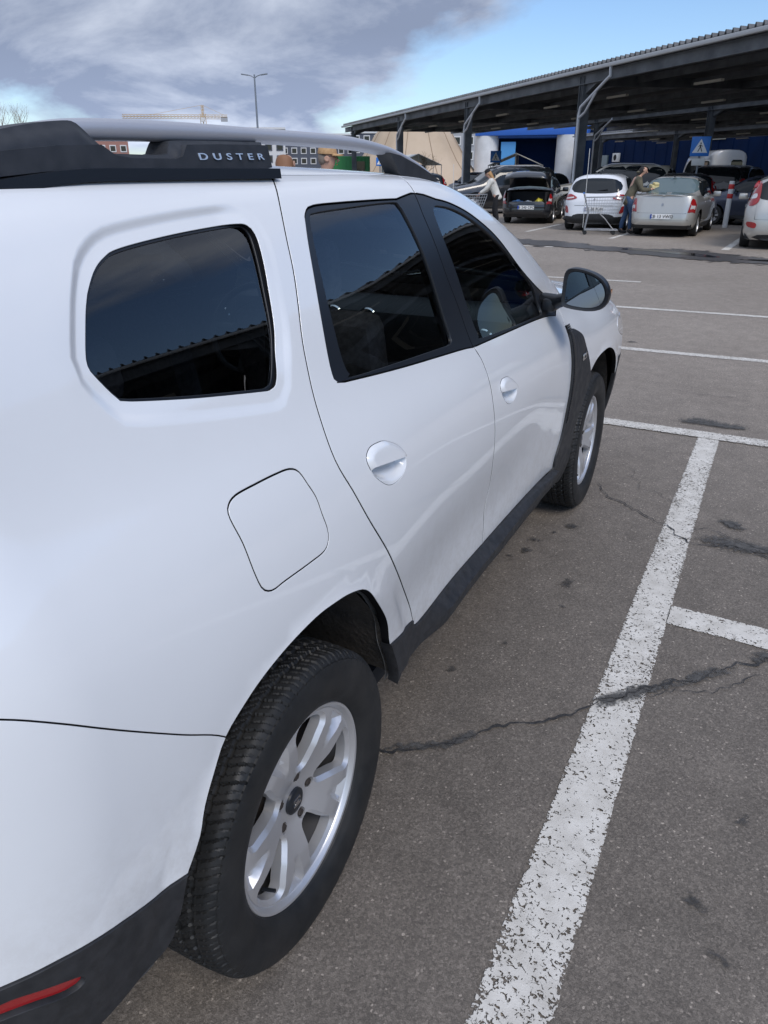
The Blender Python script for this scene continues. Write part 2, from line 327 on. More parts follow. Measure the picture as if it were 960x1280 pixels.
QWIN = None
UVDATA = {
 'QWIN': [(0.1484,1.5374),(0.1735,1.5336),(0.1839,1.5181),(0.1777,1.4845),(0.1539,1.4112),(0.1272,1.3263),(0.0871,1.2531),(0.0625,1.2386),(0.0232,1.2418),(-0.1295,1.267),(-0.2555,1.2937),(-0.2759,1.304),(-0.3018,1.3419),(-0.3086,1.3599),(-0.3017,1.3822),(-0.2776,1.4253),(-0.2559,1.4549),(-0.2207,1.4911),(-0.1885,1.5098),(-0.1518,1.5193),(-0.0459,1.5282),(0.0743,1.5349)],
 'G1': [(0.3558,1.6379),(0.3368,1.6133),(0.3067,1.5673),(0.2777,1.5059),(0.2525,1.4388),(0.2054,1.3239),(0.1862,1.2483),(0.1705,1.1667),(0.1597,1.0811),(0.1843,1.0131),(0.232,0.9257),(0.3164,0.8142),(0.4164,0.6818),(0.4969,0.5707),(0.5263,0.5122)],
 'SILLT': [(0.5499,0.4768),(0.625,0.4811),(0.7384,0.4866),(0.8806,0.4802),(1.0978,0.474),(1.3526,0.4754),(1.7112,0.4525),(1.9381,0.4527)],
 'G2': [(0.9543,1.63),(0.9471,1.5642),(0.9409,1.5058),(0.9637,1.3606),(1.0027,1.2549),(1.0218,1.1532),(1.0414,1.1084),(1.0451,1.0455),(1.047,0.9835),(1.0588,0.9086),(1.0782,0.7925),(1.1061,0.6764),(1.1004,0.5933),(1.109,0.5329),(1.1057,0.4734)],
 'G3': [(1.9691,1.1147),(2.001,1.0693),(1.9968,1.0297),(1.9965,0.9626),(2.0036,0.8776),(2.006,0.8028),(2.0014,0.7113),(1.9916,0.5717),(1.9524,0.494)],
 'TRIM': [(1.9968,1.0297),(2.0759,1.0282),(2.1818,0.9927),(2.2103,0.9338),(2.2456,0.8896),(2.3581,0.7661)],
 'RARCH': [(0.366,0.5342),(0.3256,0.6251),(0.2348,0.7418),(0.1868,0.7931),(0.1222,0.8185),(0.0557,0.8301),(-0.0139,0.8343),(-0.1014,0.8255),(-0.1779,0.8071),(-0.2329,0.7847),(-0.2825,0.7569),(-0.3178,0.716),(-0.3496,0.673),(-0.3693,0.632),(-0.3922,0.6013),(-0.406,0.5835)],
 'FARCH': [(2.3606,0.7616),(2.414,0.7877),(2.5024,0.8186),(2.6142,0.8276),(2.7359,0.8115)],
 'SILLB': [(0.4852,0.3898),(0.6016,0.398),(0.8251,0.413),(1.1561,0.3727),(1.6252,0.2965),(2.1957,0.2587)],
 'BLINE': [(-0.2827,0.7556),(-0.3722,0.8246),(-0.4785,0.9086),(-0.5558,0.9691),(-0.6177,1.008)],
 'RCLAD': [(-0.4047,0.5844),(-0.4665,0.5877),(-0.5394,0.6164),(-0.5934,0.6394),(-0.6427,0.6476),(-0.6863,0.6577)],
 'RCLADB': [(-0.4274,0.5328),(-0.4385,0.4972),(-0.4777,0.4739),(-0.5647,0.5076),(-0.6438,0.5452)],
 'REFL': [(-0.6912,0.6304),(-0.648,0.6126),(-0.6026,0.5935),(-0.6044,0.5793),(-0.6277,0.5849),(-0.668,0.6064),(-0.6931,0.6201)],
 'FLAP': [(0.0193,1.1062),(0.0406,1.095),(0.0515,1.0688),(0.0613,1.0419),(0.0638,1.0101),(0.069,0.9808),(0.0656,0.959),(0.045,0.9443),(-0.005,0.943),(-0.0874,0.9446),(-0.1156,0.9439),(-0.1343,0.9485),(-0.149,0.9627),(-0.1574,0.9973),(-0.1613,1.0439),(-0.1661,1.0737),(-0.1661,1.0919),(-0.1565,1.1031),(-0.1332,1.1101),(-0.0822,1.1107),(-0.0218,1.1096)],
 'RFRAME': [(0.3772,1.5408),(0.3951,1.5544),(0.4307,1.563),(0.5522,1.5651),(0.8253,1.5628),(0.903,1.5613),(0.9298,1.558),(0.9357,1.5125),(0.9573,1.3885),(1.0,1.253),(1.012,1.1537),(0.9178,1.1596),(0.5574,1.1831),(0.2755,1.2048),(0.2673,1.2162),(0.2738,1.2639),(0.303,1.375),(0.3444,1.4786)],
 'RGLASS': [(0.3978,1.54),(0.4305,1.5507),(0.6301,1.5518),(0.7954,1.5453),(0.8176,1.5349),(0.8263,1.4965),(0.8503,1.366),(0.8952,1.2321),(0.8766,1.1833),(0.776,1.1876),(0.3419,1.2095),(0.3324,1.2281),(0.3279,1.2876),(0.3421,1.3869),(0.3691,1.4768)],
 'FFRAME': [(0.9575,1.561),(1.0659,1.5631),(1.1652,1.5555),(1.3173,1.5325),(1.4769,1.4887),(1.6525,1.3863),(1.8687,1.2783),(2.0222,1.1891),(1.9481,1.1193),(1.7944,1.1329),(1.3703,1.1422),(1.0372,1.1526),(1.0164,1.2459),(0.9671,1.3822),(0.9478,1.5122)],
 'FGLASS': [(1.0286,1.5414),(1.0691,1.5423),(1.174,1.5365),(1.305,1.5173),(1.4712,1.4792),(1.6034,1.4153),(1.71,1.366),(1.7628,1.2801),(1.7829,1.1551),(1.7432,1.1438),(1.4261,1.1504),(1.1024,1.1649),(1.0865,1.183),(1.0496,1.3271),(1.0168,1.4544)],
 'HAND': [(0.3638,1.0613),(0.4168,1.0345),(0.4349,1.0104),(0.427,0.9831),(0.3856,0.967),(0.3326,0.9729),(0.2841,1.0063),(0.2674,1.0342),(0.2678,1.0536),(0.2902,1.0664),(0.3237,1.0677)],
 'HLINE': [(0.2695,1.0197),(0.4286,1.0107)],
 'HANDF': [(1.2171,1.0251),(1.1912,0.941),(1.1184,1.0057),(1.2945,0.9543)],
 'TRIMIN': [(2.3607,0.759),(2.3194,0.686),(2.2497,0.6212),(2.2115,0.5536),(2.2003,0.4655),(2.2279,0.3559),(2.1888,0.2878)]}


# ---------------------------------------------------------------- panel engine
def cr(pts, step=.02, closed=False):
    """Catmull-Rom resampling of an outline"""
    p = np.array(pts,float); n = len(p); out = []
    for i in range(n if closed else n-1):
        a, b, c, d = (p[(i-1)%n] if closed or i else p[0]), p[i], p[(i+1)%n], (p[(i+2)%n] if closed or i<n-2 else p[-1])
        k = max(1,int(np.ceil(np.linalg.norm(c-b)/step)))
        for t in np.arange(k)/k:
            out.append(.5*((2*b)+(-a+c)*t+(2*a-5*b+4*c-d)*t*t+(-a+3*b-3*c+d)*t**3))
    if not closed: out.append(p[-1])
    return np.array(out)
def line(pts, step=.03):
    out = []
    p = np.array(pts,float)
    for a, b in zip(p[:-1],p[1:]):
        k = max(1,int(np.ceil(np.linalg.norm(b-a)/step))); out += [a+(b-a)*t for t in np.arange(k)/k]
    return np.array(out+[p[-1]])
def loopline(pts, step=.03): return line(list(pts)+[pts[0]], step)[:-1]
def offset_poly(p, d):
    p = np.asarray(p,float); a = np.roll(p,1,0); b = np.roll(p,-1,0); t = b-a; t /= np.linalg.norm(t,axis=1)[:,None]
    area = (p[:,0]*b[:,1]-b[:,0]*p[:,1]).sum(); n = np.stack([t[:,1],-t[:,0]],1)*(1 if area > 0 else -1)
    return p+n*d
def edge_dist(q, poly):
    a = np.asarray(poly); b = np.roll(a,-1,0); d = b-a; q = np.asarray(q)
    t = np.clip(((q[:,None]-a)*d).sum(2)/np.maximum((d*d).sum(1),1e-12),0,1)
    return np.sqrt((((a+t[...,None]*d)-q[:,None])**2).sum(2)).min(1)
def tri_region(outers, holes=(), step=.03, extra=()):
    """constrained triangulation of the 2-D region inside all outers and outside all holes"""
    polys = [np.asarray(p,float) for p in list(outers)+list(holes)+list(extra)]
    o = polys[0]; lo, hi = o.min(0), o.max(0); V = []; E = []
    for p in polys:
        keep = ((p>lo-.08)&(p<hi+.08)).all(1)
        if not keep.any(): continue
        k = len(V); V += list(p); E += [(k+i, k+(i+1)%len(p)) for i in range(len(p))]
    PV = np.array(V); g = []
    ny = int((hi[1]-lo[1])/(step*.87))+2
    for j in range(ny):
        y = lo[1]+j*step*.87; x = np.arange(lo[0]+(j%2)*step/2, hi[0]+step, step); g.append(np.stack([x, np.full(len(x),y)],1))
    g = np.concatenate(g); ok = np.ones(len(g),bool)
    for q in outers: ok &= _inpoly(g,q)
    for q in holes: ok &= ~_inpoly(g,q)
    g = g[ok]
    if len(g):
        dm = np.full(len(g),9.)
        for c in range(0,len(PV),400): dm = np.minimum(dm, np.sqrt(((g[:,None]-PV[None,c:c+400])**2).sum(2)).min(1))
        g = g[dm > step*.45]
    allv = np.concatenate([PV,g]) if len(g) else PV
    res = delaunay_2d_cdt([Vector(p) for p in allv.tolist()], E, [], 0, 1e-6)
    v = np.array([list(p) for p in res[0]]); F = [tuple(f) for f in res[2]]
    tri = []
    for f in F:
        for i in range(1,len(f)-1): tri.append((f[0],f[i],f[i+1]))
    tri = np.array(tri); c = v[tri].mean(1); ok = np.ones(len(tri),bool)
    for q in outers: ok &= _inpoly(c,q)
    for q in holes: ok &= ~_inpoly(c,q)
    tri = tri[ok]; a = v[tri]; ar = (a[:,1,0]-a[:,0,0])*(a[:,2,1]-a[:,0,1])-(a[:,2,0]-a[:,0,0])*(a[:,1,1]-a[:,0,1])
    tri[ar<0] = tri[ar<0][:,::-1]; tri = tri[np.abs(ar)>1e-10]
    used, inv = np.unique(tri, return_inverse=True)
    return v[used], inv.reshape(-1,3)
def boundary(v, tri):
    cnt = {}
    for t in tri:
        for i in range(3):
            a, b = int(t[i]), int(t[(i+1)%3]); cnt[(a,b)] = 1
    return [(a,b) for (a,b) in cnt if (b,a) not in cnt]
def panel(name, outers, holes, mt, parent, step=.03, gap=.0016, off=0., depth=.012, sides=(1,), P=surfP, nofold=None, custom=True, extra=()):
    """a sheet of bodywork on surface P, its free edges turned inwards"""
    uv, tri = tri_region(outers, holes, step, extra)
    bd = boundary(uv, tri)
    if nofold is None: nofold = lambda p: (p[1] > 2.262) or (p[0] < -1.597) or (p[0] > 4.247)
    inw = np.zeros_like(uv)
    for a, b in bd:
        d = uv[b]-uv[a]; n = np.array([-d[1],d[0]])/max(np.linalg.norm(d),1e-9)
        inw[a] += n; inw[b] += n
    ln = np.linalg.norm(inw,axis=1); m = ln > 1e-6; inw[m] /= ln[m][:,None]
    nf = np.array([bool(nofold(p)) for p in uv])
    uv2 = uv+inw*gap*(~nf)[:,None]
    p3 = P(uv2[:,0],uv2[:,1]); e = 2e-3
    du = P(uv2[:,0]+e,uv2[:,1])-P(uv2[:,0]-e,uv2[:,1]); dv = P(uv2[:,0],np.minimum(uv2[:,1]+e,KV[-1]))-P(uv2[:,0],uv2[:,1]-e)
    nn = np.cross(du,dv); nn /= np.maximum(np.linalg.norm(nn,axis=1),1e-9)[:,None]
    of = off(uv2) if callable(off) else off
    p3 = p3+nn*(of[:,None] if hasattr(of,'__len__') else of)
    ow = P(uv2[:,0]-inw[:,0]*e,uv2[:,1]-inw[:,1]*e)-P(uv2[:,0],uv2[:,1]); lo_ = np.linalg.norm(ow,axis=1); ow[lo_>1e-9] /= lo_[lo_>1e-9][:,None]
    V = list(p3); F = [tuple(t) for t in tri]; nsurf = len(F); r1, r2 = {}, {}; FM = [0]*nsurf
    if depth:
        for a, b in bd:
            if nf[a] and nf[b]: continue
            for k in (a,b):
                if k not in r1:
                    r1[k] = len(V); V.append(p3[k]+ow[k]*.0007-nn[k]*.0009); r2[k] = len(V); V.append(p3[k]+ow[k]*.0009-nn[k]*depth)
            F.append((b,a,r1[a],r1[b])); F.append((r1[b],r1[a],r2[a],r2[b])); FM += [0,1]
    V = np.array(V); allV = []; allF = []; NL = []
    for s in sides:
        base = len(allV); W = V*np.array([s,1,1]); allV += list(W)
        for i, f in enumerate(F):
            g = tuple(int(k)+base for k in (f if s > 0 else f[::-1])); allF.append(g)
            for k in g:
                NL.append(tuple(nn[k-base]*np.array([s,1,1])) if (i < nsurf and k-base < len(nn)) else (0,0,0))
    me = bpy.data.meshes.new(name); me.from_pydata([tuple(map(float,v)) for v in allV], [], allF); me.materials.append(mt)
    if mt is M['white']: me.materials.append(M['gap_shade']); me.polygons.foreach_set('material_index', FM*len(sides))  # inner edge faces of white panels blackened: gap shade painted on
    me.update(); me.shade_smooth()
    if custom and not callable(off): me.normals_split_custom_set([Vector(n) for n in NL])
    else: me.set_sharp_from_angle(angle=R(40))
    o = bpy.data.objects.new(name, me); COL.objects.link(o); o.parent = parent
    return o

# ---------------------------------------------------------------- the white SUV: outlines in (u,v)
U = UVDATA
QWIN = cr(U['QWIN'], .012, True)
def arr(l): return [tuple(p) for p in l]
G1 = [(.362,1.655)]+arr(U['G1']); G2 = [(.958,1.655)]+arr(U['G2']); G3 = arr(U['G3'])[1:]
SILL = arr(U['SILLT'])
def between(l, a, b): return [p for p in l if a < p[0] < b]
g1 = cr(G1,.02); g2 = cr(G2,.02); g3 = cr(G3+[(1.957,.446)],.02)
def joinp(*ls):
    out = []
    for l in ls:
        for p in np.asarray(l,float):
            if not out or np.linalg.norm(p-out[-1]) > 1e-3: out.append(p)
    if np.linalg.norm(out[0]-out[-1]) < 1e-3: out.pop()
    return np.array(out)
sill_a = cr([tuple(g1[-1]),(.535,.492),(.60,.484),(.80,.481),tuple(g2[-1])],.02)
sill_b = cr([tuple(g2[-1]),(1.4,.466),(1.7,.457),(1.957,.446)],.02)
rdoor = joinp(g1, sill_a, g2[::-1], line([(.958,1.655),(.362,1.655)]))
ftop = cr([(.958,1.655),(1.15,1.650),(1.4,1.628),(1.62,1.585),(1.82,1.50),(1.97,1.36),(2.045,1.22),(2.04,1.13),tuple(G3[0])],.02)
fdoor = joinp(g2, sill_b, g3[::-1], ftop[::-1])
RF = [p for p in arr(U['RFRAME'])]
rframe = joinp(cr(RF[:5],.02)[:-1], line([RF[4],(.925,1.577),(1.10,1.577),(1.10,1.146),(1.02,1.1505)]), cr([(1.02,1.1505),(.918,1.160),(.558,1.183),(.30,1.203),(.276,1.206)],.02), cr(arr([(.276,1.206),(.267,1.216),(.273,1.263),(.302,1.373),(.343,1.477),(.377,1.54)]),.02))
FF = arr(U['FFRAME'])
fframe = joinp(line([(.87,1.577),(.96,1.577),(1.0,1.574),FF[1]]), cr(FF[1:8]+[(2.022,1.150)],.02), line([(2.022,1.15),FF[8]]), cr([FF[8],FF[9],FF[10],(1.037,1.150)],.02), line([(1.037,1.150),(.87,1.150)]))
rglass = cr(arr([(0.397, 1.536), (0.43, 1.549), (0.632, 1.555), (0.80, 1.556), (0.826, 1.547), (0.840, 1.51), (0.866, 1.381), (0.889, 1.237),(.893,1.196),(0.877, 1.184), (0.777, 1.187), (0.36, 1.205), (0.335, 1.212),(.325,1.235), (0.327, 1.286), (0.341, 1.385), (0.368, 1.475)]),.012,True)
fglass = cr([(1.035,1.541),(1.07,1.545),(1.174,1.539),(1.305,1.517),(1.471,1.472),(1.603,1.415),(1.71,1.345),(1.765,1.28),(1.79,1.21),(1.797,1.160),(1.783,1.148),(1.743,1.146),(1.426,1.150),(1.110,1.162),(1.092,1.168),(1.085,1.19),(1.050,1.327),(1.016,1.453),(1.014,1.52)],.012,True)
flap = cr(U['FLAP'],.012,True); hand = cr(U['HAND'],.008,True)
hc = np.array([.352,1.017]); handf = (hand-hc)*.93+np.array([1.204,.984])
rarch_pts = [(.440,.20),(.430,.36),(.405,.45),(.359,.539)]+arr(U['RARCH'])[1:]+[(-.418,.555),(-.436,.50),(-.445,.42),(-.45,.20)]
rarch = cr(rarch_pts,.02)
farch_pts = [(2.20,.20),(2.196,.36),(2.195,.468),(2.2,.557),(2.238,.625),(2.29,.695),(2.336,.765),(2.396,.795),(2.491,.819),(2.602,.829),(2.70,.822),(2.82,.785),(2.92,.72),(3.01,.61),(3.06,.48),(3.08,.35),(3.08,.20)]
farch = cr(farch_pts,.02)
trim = joinp(cr([(1.994,1.028),(2.015,1.045),(2.06,1.043),(2.11,1.025),(2.183,.985),(2.214,.932),(2.253,.880),(2.31,.80),(2.336,.765),(2.336,.76)],.02), line([(2.336,.76),(2.336,.60),(2.30,.20),(1.90,.20),(1.93,.446),(1.957,.446)]), g3[::-1][:-0 or None])
trim = joinp(trim)
sillb = cr([(.44,.41),(.587,.405),(.829,.39),(1.156,.34),(1.625,.285),(2.183,.262)],.03)
bline_r = [(-.286,.759),(-.375,.828),(-.477,.907),(-.556,.969),(-.618,1.008),(-.68,1.03)]
bumper_top = cr([(-.20,.66),(-.286,.759)]+bline_r[1:]+[(-.76,1.0),(-.80,.90),(-.92,.86),(-1.61,.85)],.02)
clad_top = cr([(-.38,.586),(-.407,.588),(-.469,.598),(-.542,.622),(-.592,.636),(-.641,.645),(-.75,.652),(-1.0,.64),(-1.61,.63)],.02)
clad_bot = cr([(-.30,.535),(-.43,.528),(-.442,.503),(-.48,.480),(-.567,.470),(-.7,.45),(-1.0,.42),(-1.61,.40)],.02)
bumper = joinp(bumper_top, line([(-1.61,.85),(-1.61,.63)]), clad_top[::-1], line([(-.38,.586),(-.20,.60),(-.20,.66)]))
clad = joinp(clad_top, line([(-1.61,.63),(-1.61,.40)]), clad_bot[::-1], line([(-.30,.535),(-.38,.586)]))
lamp = cr([(-.70,1.125),(-.715,.95),(-.80,.92),(-1.0,.92),(-1.03,.97),(-1.03,1.10),(-1.0,1.15),(-.76,1.16)],.02,True)
refl = cr([(-.74,.612),(-.691,.625),(-.647,.613),(-.600,.592),(-.598,.578),(-.62,.578),(-.667,.595),(-.72,.603),(-.80,.600),(-.80,.612)],.012,True)
wind = cr([(1.42,2.40),(1.40,1.95),(1.37,1.76),(1.385,1.685),(1.45,1.66),(1.8,1.652),(2.08,1.655),(2.14,1.68),(2.19,1.80),(2.22,2.0),(2.24,2.40)],.03,True)
tailglass = loopline([(-.98,1.24),(-1.62,1.24),(-1.62,1.56),(-1.0,1.56),(-.965,1.50)])
headl = cr([(2.96,.90),(3.1,.84),(3.5,.80),(3.62,.82),(3.62,.93),(3.4,.97),(3.05,.965)],.02,True)
grille = loopline([(3.66,.68),(4.26,.68),(4.26,.93),(3.66,.93)])
fbump = joinp(line([(3.0,.20),(3.0,.60)]), line([(3.0,.60),(3.08,.70),(4.26,.66),(4.26,.20),(3.0,.20)]))
DOM = loopline([(-1.6,.2),(4.25,.2),(4.25,2.27),(-1.6,2.27)],.05)
SW = [(.541,.484),(.75,.483),(.95,.479),(1.106,.473)]
below_sill = joinp(line([(.30,.10),(.359,.539)]), line([(.359,.539),tuple(g1[-1])]), sill_a, sill_b, line([(1.957,.446),(2.2,.446),(2.25,.1),(.30,.10)]))

suv = empty('parked_suv', label='white SUV with black roof-rail feet filling the left half of the photo', cat='suv')
body = panel('body', [DOM], [rdoor, fdoor, QWIN, flap, rarch, farch, trim, below_sill, bumper, clad, lamp, wind, tailglass, headl, grille, fbump,
    loopline([(-1.7,.1),(-.28,.1),(-.30,.56),(-.43,.56),(-.6,.52),(-1.7,.47)]), loopline([(2.1,.1),(3.1,.1),(3.1,.36),(2.1,.36)])], M['white'], suv, step=.035, sides=(1,-1), depth=.022, gap=.0020, extra=[offset_poly(QWIN,d)[::2] for d in (.018,.024,.030,.036,.042)])
for s in (1,-1):
    rd = panel('rear_door', [rdoor], [rframe, offset_poly(hand,-.0026)], M['white'], suv, step=.03, gap=.0034, depth=.022, sides=(s,))
    fd = panel('front_door', [fdoor], [fframe, offset_poly(handf,-.0026)], M['white'], suv, step=.03, gap=.0034, depth=.022, sides=(s,))
    panel('window_frame', [rframe, rdoor], [rglass], M['frame_black'], rd, off=-.0025, step=.03, sides=(s,), depth=.010)
    panel('window_frame', [fframe, fdoor], [fglass], M['frame_black'], fd, off=-.0025, step=.03, sides=(s,), depth=.010)
    panel('window_pane', [offset_poly(rglass,.004)], [], M['glass_rear'], rd, off=-.0075, step=.04, sides=(s,), depth=0)
    panel('window_pane', [offset_poly(fglass,.004)], [], M['glass_clear'], fd, off=-.0075, step=.04, sides=(s,), depth=0)
    def handle(poly, par, k=1.):
        c = poly.mean(0)
        def off(q):
            x = (q[:,0]-c[0])/.085; ly = c[1]-.001*k-.012*x; d = edge_dist(q, poly); up = q[:,1]-ly
            top = .001+.009*_ss(d/.013)**.7
            bot = -.022*_ss(d/.020)*(.25+.75*_ss((up+.052)/.045))
            return np.where(up > -.0005, top, np.where(up > -.003, top+(bot-top)*(-up/.003), bot))
        x = np.linspace(-1.1,1.1,14); ln_ = [np.stack([c[0]+.085*x, c[1]-.001*k-.012*x+dy],1) for dy in (0,-.003)]
        ex = []
        for l in ln_:
            l = l[_inpoly(l, offset_poly(poly,-.002))]
            ex.append(np.concatenate([l, l[::-1]+[0,1e-4]]))
        panel('door_handle', [poly], [], M['white'], par, off=off, step=.006, gap=.0012, depth=.012, sides=(s,), extra=ex)
    handle(hand, rd); handle(handf, fd)
    panel('quarter_window', [offset_poly(QWIN,.006)], [], M['glass_tint'], suv, off=-.005, P=surfQ, step=.04, sides=(s,), depth=.004)
    panel('quarter_window_seal', [offset_poly(QWIN,.006)], [offset_poly(QWIN,-.0025)], M['frame_black'], suv, off=-.0030, P=surfQ, step=.03, sides=(s,), depth=.006, gap=0)
    panel('side_cladding', [below_sill], [rarch, farch, trim, loopline(list(map(tuple,sillb))+[(2.3,.05),(.3,.05)])], M['black_plastic'], suv, off=lambda q: .004+.030*_ss((.474-q[:,1])/.030)*_ss((q[:,0]-.56)/.22)*_ss((2.02-q[:,0])/.06)-.022*_ss((.405-q[:,1])/.02)*_ss((q[:,0]-.56)/.22), step=.018, sides=(s,), depth=.03)
    tr = panel('fender_trim', [trim], [farch, loopline([(1.8,.1),(2.4,.1),(2.4,.27),(1.8,.268)])], M['black_plastic'], suv, off=.008, step=.025, sides=(s,), depth=.02)
    panel('tail_lamp', [lamp], [], M['red_lens'], suv, off=.004, step=.03, sides=(s,))
    panel('headlamp', [headl], [], M['clear_lens'], suv, off=.002, step=.04, sides=(s,))
# fuel flap sits only on this side; the other side has plain metal there
panel('fuel_flap', [flap], [], M['white'], suv, step=.02, gap=.0022)
panel('blank_panel', [flap], [], M['white'], suv, step=.03, gap=-.0016, sides=(-1,), depth=0)
panel('rear_bumper', [bumper], [rarch, lamp], M['white'], suv, step=.03, sides=(1,-1))
bc = panel('bumper_cladding', [clad], [rarch, refl], M['black_plastic'], suv, off=.003, step=.03, sides=(1,-1), depth=.03)
for s in (1,-1):
    panel('reflector', [offset_poly(refl,-.001)], [], M['red_lens'], bc, off=-.004, step=.03, sides=(s,), depth=.006)
panel('windscreen', [wind], [loopline([(1.2,2.27),(2.4,2.27),(2.4,2.6),(1.2,2.6)])], M['glass_clear'], suv, off=-.004, step=.05, sides=(1,-1), depth=.01)
panel('tailgate_window', [tailglass, DOM], [], M['glass_tint'], suv, off=-.002, step=.05, sides=(1,-1), depth=.01)
panel('grille', [grille, DOM], [], M['black_plastic'], suv, off=-.004, step=.05, sides=(1,-1), depth=.01)
panel('front_bumper', [fbump, DOM], [farch], M['black_plastic'], suv, off=.003, step=.05, sides=(1,-1), depth=.02)
# black strips added behind the panel gaps, standing in for their deep shade
def gap_shade(parent, uvl, s, r_=.0062, off=-.0078, closed_=False):
    q = np.asarray(uvl); p = surfP(q[:,0],q[:,1]); n = surfN(q[:,0],q[:,1]); p = (p+n*off)*np.array([s,1,1])
    MB().tube([tuple(k) for k in p], r_, 6, closed=closed_).build('shut_line_shade', M['gap_shade'], parent)
for s in (1,-1):
    gap_shade(suv, g1, s); gap_shade(suv, g2, s); gap_shade(suv, g3, s); gap_shade(suv, ftop, s)
    gap_shade(suv, line([(.362,1.655),(.958,1.655)]), s); gap_shade(suv, bumper_top[bumper_top[:,0]<-.300], s)
    if s > 0: gap_shade(suv, flap, s, closed_=True)
    gap_shade(suv, joinp(sill_a, sill_b), s)
# cabin lining
panel('cabin_lining', [loopline([(-1.3,.36),(2.05,.36),(2.05,1.60),(1.32,1.70),(-1.3,1.70)],.06)], [offset_poly(QWIN,.01), offset_poly(rglass,.012), offset_poly(fglass,.012), offset_poly(tailglass,.02), rarch, farch, wind], M['lining'], suv, off=-.035, step=.06, sides=(1,-1), depth=0, gap=0)
panel('headliner', [loopline([(-1.3,1.70),(1.32,1.70),(1.30,2.27),(-1.3,2.27)],.06)], [], M['headliner'], suv, off=-.03, step=.08, sides=(1,-1), depth=0, gap=0)
fl = MB().box((0,1.20,.27),(1.50,2.9,.06)).box((0,3.0,.40),(1.2,.5,.3)).box((0,-.62,.50),(1.2,.25,.3)).build('floor_pan', M['dark'], suv)

# ---- wheels
def tyre_mesh():
    NA, pit = 960, 64; prof = []
    xs = np.concatenate([np.linspace(-.1,.1,57)])
    def crown(x): return .345-.0035*(abs(x)/.08)**2.4-(.012*((abs(x)-.082)/.018)**2 if abs(x) > .082 else 0)
    V = []; F = []
    side_p = [(.326,.1035),(.318,.1065),(.300,.1095),(.283,.110),(.262,.1075),(.245,.1015),(.234,.094),(.2285,.090),(.226,.084),(.221,.074)]; side_p = [tuple(q) for q in cr(side_p,.0035)]
    for i in range(NA):
        ph = i/NA*pit; row = []
        for (r_,x) in side_p[::-1]: row.append((r_,-x))
        for x in xs:
            ax = abs(x); f = ph+(.35 if x > 0 else 0); d = 0
            zig = .0026*(1 if (f%1) < .5 else -1)
            for c, w in ((.0,.0035),(.028,.004),(.058,.0035)):
                if abs(ax-c-zig*(c>0)) < w: d = max(d,.006)
            # lateral grooves, bent, with different phase on each rib
            if ax > .058: q = (f+.55*(ax-.058)/.04+.1)%1
            elif ax > .028: q = (f+.5+.9*(ax-.028)/.03)%1
            else: q = (f*1.+.2+x*14)%1
            if q < (.12 if ax > .058 else .10): d = max(d,.0042)
            elif .52 < q < .60: d = max(d,.002)
            row.append((crown(x)-d, x))
        for (r_,x) in side_p: 
            if r_ > .31 and ((ph+.35+.65)%1) < .12: r_ -= .002; 
            row.append((r_,x))
        a = 2*math.pi*i/NA
        for r_, x in row: V.append((x, r_*math.cos(a), r_*math.sin(a)))
    K = len(row)
    for i in range(NA):
        j = (i+1)%NA
        for k in range(K-1): F.append((i*K+k, i*K+k+1, j*K+k+1, j*K+k))
    return V, F
HOLE_A = [R(76-72*k) for k in range(5)]
def rim_hole(a):
    # tear-drop opening: (radius, half width)
    pr = [(.080,.000),(.083,.011),(.097,.018),(.125,.027),(.15,.037),(.17,.0465),(.183,.052),(.192,.050),(.1965,.038),(.199,.018)]
    pts = [(r_*math.cos(0)+0, w) for r_, w in pr]; up = [(r_, w) for r_, w in pr]; dn = [(r_,-w) for r_, w in pr[::-1][:-1]]
    P_ = [(math.sqrt(max(r_*r_-w*w,0)) if w else r_, w) for r_, w in up]+[(.199,0)]+[(math.sqrt(max(r_*r_-w*w,0)), w) for r_, w in dn]
    c, s = math.cos(a), math.sin(a)
    return cr([(x*c-y*s, x*s+y*c) for x, y in P_],.006,True)
def circ2(c, r_, n): return np.array([(c[0]+r_*math.cos(2*math.pi*k/n), c[1]+r_*math.sin(2*math.pi*k/n)) for k in range(n)])
